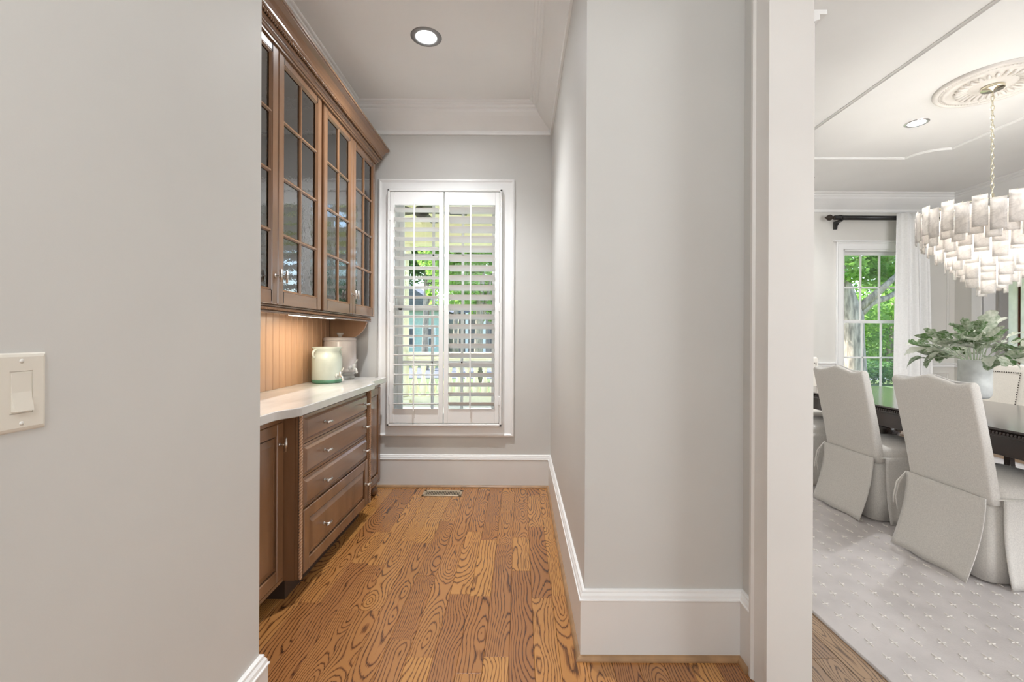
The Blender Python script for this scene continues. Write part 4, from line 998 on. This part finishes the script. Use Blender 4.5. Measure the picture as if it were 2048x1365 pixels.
# ------------------------------------------------------------------ outside: porch
XW = 1.0
po = struct(B(-9, .84, 3.89, 8.95, -.16, -.04).build('porch_floor', M['creamw']))
struct(B(-9, .84, 3.89, 8.95, 3.42, 3.5).box(-9, .84, 8.55, 8.86, 2.98, 3.42).build('porch_ceiling', M['cream']))
for k in range(6):
    x = -4.6+k*.9; struct(B(x-.05, x+.05, 3.9, 8.55, 3.34, 3.42).build('porch_beam', M['cream']))
RYp = 8.70
bl = thing('porch_balustrade', 'cream balustrade with bottle shaped balusters along the porch', 'balustrade', (-2.5, RYp, -.04))
B(-6.5, .8, RYp-.10, RYp+.10, .80, .86, b=.02).box(-6.5, .8, RYp-.08, RYp+.08, .70, .80, b=.01).box(-6.5, .8, RYp-.13, RYp+.13, .86, .93, b=.02).build('hand_rail', M['cream'], bl)
B(-6.5, .8, RYp-.10, RYp+.10, -.04, .10, b=.015).build('foot_rail', M['cream'], bl)
bp = [(.001, .10), (.062, .10), (.062, .125), (.045, .135), (.055, .16), (.072, .20), (.074, .25), (.060, .33), (.040, .42), (.032, .50), (.034, .56), (.048, .58), (.044, .60), (.040, .61), (.055, .63), (.058, .70), (.001, .70)]
me = MB().lathe(bp, (0, 0, 0), 16).mesh('baluster', M['cream'])
for k in range(40): link('baluster', me, bl, loc=(-6.35+k*.167, RYp, 0))
for x, lab in ((-2.21, 'round cream porch column standing on the balustrade line'), (-5.6, 'round cream porch column farther along the porch')):
    c = thing('porch_column', lab, 'column', (x, RYp-.02, -.04))
    MB().lathe([(.085, .93), (.085, 1.0), (.093, 1.02), (.093, 1.5), (.080, 2.8)], (x, RYp, 0), 24).lathe([(.093, .1), (.105, .12), (.105, .93), (.085, .93)], (x, RYp-.06, 0), 24).build('shaft', M['cream'], c)
    B(x-.15, x+.15, RYp-.2, RYp+.1, -.04, .04, b=.01).build('plinth', M['cream'], c)
    B(x-.14, x+.14, RYp-.14, RYp+.14, 2.88, 2.98, b=.01).box(x-.11, x+.11, RYp-.11, RYp+.11, 2.80, 2.88, b=.02).build('capital', M['cream'], c)
# the porch roof goes on in front of the dining window
struct(B(.86, 9.4, 6.12, 8.95, 3.12, 3.2).box(.86, 9.4, 8.55, 8.86, 2.84, 3.12).build('porch_ceiling_dining', M['cream']))
# porch ceiling fan
f = thing('porch_ceiling_fan', 'dark blade ceiling fan under the porch ceiling', 'fan', (-1.35, 6.2, 3.42))
MB().tube([(-1.35, 6.2, 3.42), (-1.35, 6.2, 3.0)], .015, 8).build('down_rod', M['bronze'], f)
MB().lathe([(.001, 3.02), (.07, 3.0), (.10, 2.95), (.10, 2.90), (.06, 2.86), (.001, 2.85)], (-1.35, 6.2, 0), 20).build('motor', M['bronze'], f)
for k in range(5):
    a = R(72*k+12); c, s = math.cos(a), math.sin(a)
    MB().add([(-1.35+c*d-s*w, 6.2+s*d+c*w, 2.93+h) for d in (.1, .62) for w in (-.055, .055) for h in (0, .008)], [(0, 2, 6, 4), (1, 5, 7, 3), (0, 1, 3, 2), (4, 6, 7, 5), (0, 4, 5, 1), (2, 3, 7, 6)]).build('blade', M['bronze'], f)

# ------------------------------------------------------------------ outside: ground and street
gr = B(-60, 70, 6.12, 90, -.75, -.55).box(-60, -1.72, -40, 6.12, -.75, -.55).box(9.42, 70, -40, 6.12, -.75, -.55).build('ground', M['grass']); struct(gr)
struct(B(-60, 70, 19, 25, -.549, -.53).build('street', M['road']))
# house across the street
h = thing('sea_green_house', 'sea green sided house with dark windows across the street', 'house', (-9, 40, -.55))
B(-15.5, -6.6, 38, 46, -.55, 3.3).build('wall', M['siding'], h)
for k in range(22): B(-15.52, -6.58, 37.97, 38.0, -.4+k*.165, -.27+k*.165).build('siding_board', M['siding'], h)
MB().prism([(-16, 3.3), (-6.1, 3.3), (-11.05, 6.6)], 37.5, 46.5, lambda u, v, w: (u, w, v)).build('roof', M['roofing'], h)
for x in (-9.3, -7.6, -12.5):
    w = B(x-.55, x+.55, 37.9, 37.97, .2, 1.9).build('window', M['trim'], h)
    B(x-.45, x-.02, 37.88, 37.91, .3, 1.0).build('pane', M['winblue'], w); B(x+.02, x+.45, 37.88, 37.91, .3, 1.0).build('pane', M['winblue'], w)
    B(x-.45, x+.45, 37.88, 37.91, 1.08, 1.8).build('pane', M['winblue'], w)
h2 = thing('brick_house', 'grey house with white posts across the street', 'house', (-3, 42, -.55))
M['brick'] = plain('brown house wall', (.30, .24, .21), .9, var=.2, scale=8)
B(-5.4, 2.5, 40, 47, -.55, 3.2).build('wall', M['brick'], h2)
MB().prism([(-5.9, 3.2), (3.0, 3.2), (-1.4, 6.0)], 39.5, 47.5, lambda u, v, w: (u, w, v)).build('roof', M['roofing'], h2)
for x in (-4.6, -3.1, -1.6, -.1): B(x-.12, x+.12, 39.3, 39.5, -.55, 3.2).build('post', M['trim'], h2)
for x in (-3.9, -2.4, -.9): B(x-.4, x+.4, 39.93, 40.0, .3, 1.9).build('window', M['winblue'], h2)

# ------------------------------------------------------------------ outside: trees
def foliage(name, mat, parent, blobs, n, size, seed):
    rnd = random.Random(seed); V = []; F = []; tot = sum(b[3]**2 for b in blobs)
    for bx, by, bz, br in blobs:
        for k in range(int(n*br*br/tot)):
            while True:
                p = Vector((rnd.uniform(-1, 1), rnd.uniform(-1, 1), rnd.uniform(-1, 1)))
                if .45 < p.length < 1: break
            c = Vector((bx, by, bz))+Vector((p.x, p.y, p.z*.8))*br
            ax = Vector((rnd.uniform(-1, 1), rnd.uniform(-1, 1), rnd.uniform(-1, .4))).normalized(); b = ax.cross(Vector((rnd.uniform(-1, 1), rnd.uniform(-1, 1), 1))).normalized()
            s = size*rnd.uniform(.6, 1.3); w = s*.36; nn = ax.cross(b)*s*.1; o = len(V)
            V += [c, c+ax*s*.5+b*w+nn, c+ax*s, c+ax*s*.5-b*w+nn]; F += [(o, o+1, o+2), (o, o+2, o+3)]
    mb = MB(); mb.v = V; mb.f = F; mb.sm = [False]*len(F)
    o = mb.build(name, M[mat], parent, fix=False); o['kind'] = 'stuff'; return o
def tree(label, x, y, trunk, branches, blobs, n, size, mat, seed):
    t = thing('leafy_tree', label, 'tree', (x, y, -.55), 'trees outside the windows')
    tr = MB().tube([(x+a, y+b, c) for a, b, c, r_ in trunk], [q[3] for q in trunk], 14, mod=lambda i, th: 1+.07*math.sin(5*th+i)).build('trunk', M['bark'], t)
    for br in branches: MB().tube([(x+a, y+b, c) for a, b, c, r_ in br], [q[3] for q in br], 8).build('branch', M['bark'], tr)
    foliage('foliage', mat, t, [(x+a, y+b, c, r_) for a, b, c, r_ in blobs], n, size, seed)
    return t
# big shade tree seen through the dining window
tx, ty = 10.5, 14.3
tree('big grey trunked shade tree outside the dining window', tx, ty,
     [(0.05, 0, -.6, .42), (0, 0, 0, .33), (-.02, 0, 1.0, .30), (-.05, 0, 1.9, .31), (-.22, 0, 2.5, .24), (-.5, 0, 3.4, .19), (-.7, .2, 5, .12)],
     [[(.05, 0, 1.9, .16), (.55, 0, 2.35, .11), (1.1, .1, 2.5, .09), (1.9, .2, 2.9, .06)], [(.1, 0, 2.1, .14), (.7, -.2, 2.75, .10), (1.4, -.4, 3.5, .06)], [(-.3, 0, 2.6, .12), (-.8, .3, 3.2, .08), (-1.6, .5, 3.6, .05)]],
     [(-1.5, .5, 4.0, 1.1), (.3, .6, 4.1, 1.2), (1.6, .4, 3.9, 1.1), (-.4, 1.0, 5.2, 1.6), (1.2, 1.0, 5.4, 1.6), (-.6, -.5, 3.4, .55), (1.0, .5, 3.2, .5), (-1.3, .4, 2.9, .4)], 9000, .17, 'leaft', 1)
BT = [('pale green bushy tree behind the shade tree trunk', 17.5, 21.5, 3.4, 'leaft', 1.2), ('tall dark tree standing behind the hedge', 23.5, 27, 4.2, 'leafd', 2.8), ('spreading light tree between hedge and dark tree', 14.6, 27, 2.9, 'leaft', 1.8),
      ('broad tree across from the porch column', -4.9, 23.5, 2.3, 'leafd', 5.2), ('light green tree by the street facing the porch', -1.6, 17.6, 2.6, 'leaft', 3.6), ('dark tree at the edge of the brown house', 7.5, 27, 3.4, 'leafd', 3.2), ('tree on the lawn beside the sea green house', -20, 28, 4.0, 'leafd', 3.5), ('distant tree rising behind both houses', -5.4, 60, 6.5, 'leaft', 6.0), ('high crowned tree in front of the sea green house', -12, 31, 3.3, 'leaft', 6.6), ('high crowned tree between the two houses', -4.4, 31, 3.3, 'leafd', 6.8), ('high crowned tree in front of the brown house', 1.8, 33, 3.3, 'leaft', 6.4), ('distant dark tree behind the shade tree', 33, 36, 6.5, 'leafd', 4.0)]
for k, (lab, x, y, s, mat, zc) in enumerate(BT):
    rnd = random.Random(40+k)
    bl_ = [(rnd.uniform(-.6, .6)*s, rnd.uniform(-.4, .4)*s, zc+rnd.uniform(-.35, .6)*s, s*rnd.uniform(.38, .58)) for q in range(9)]
    tree(lab, x, y, [(0, 0, -.6, .2), (0, 0, 1.0, .16), (.1, 0, zc, .12), (.1, 0, zc+s*.5, .05)], [[(0, 0, 1.2, .08), (.5, 0, zc, .05), (s*.4, 0, zc+s*.3, .03)]], bl_, 6500, .06*s+.06, mat, 60+k)
hd = thing('clipped_hedge', 'low clipped green hedge on the lawn outside the dining window', 'hedge', (14, 17.5, -.55))
foliage('foliage', 'leafd', hd, [(10.5+k*.55, 17.4, -.1+.1*(k % 2), .55) for k in range(16)], 7000, .12, 90)
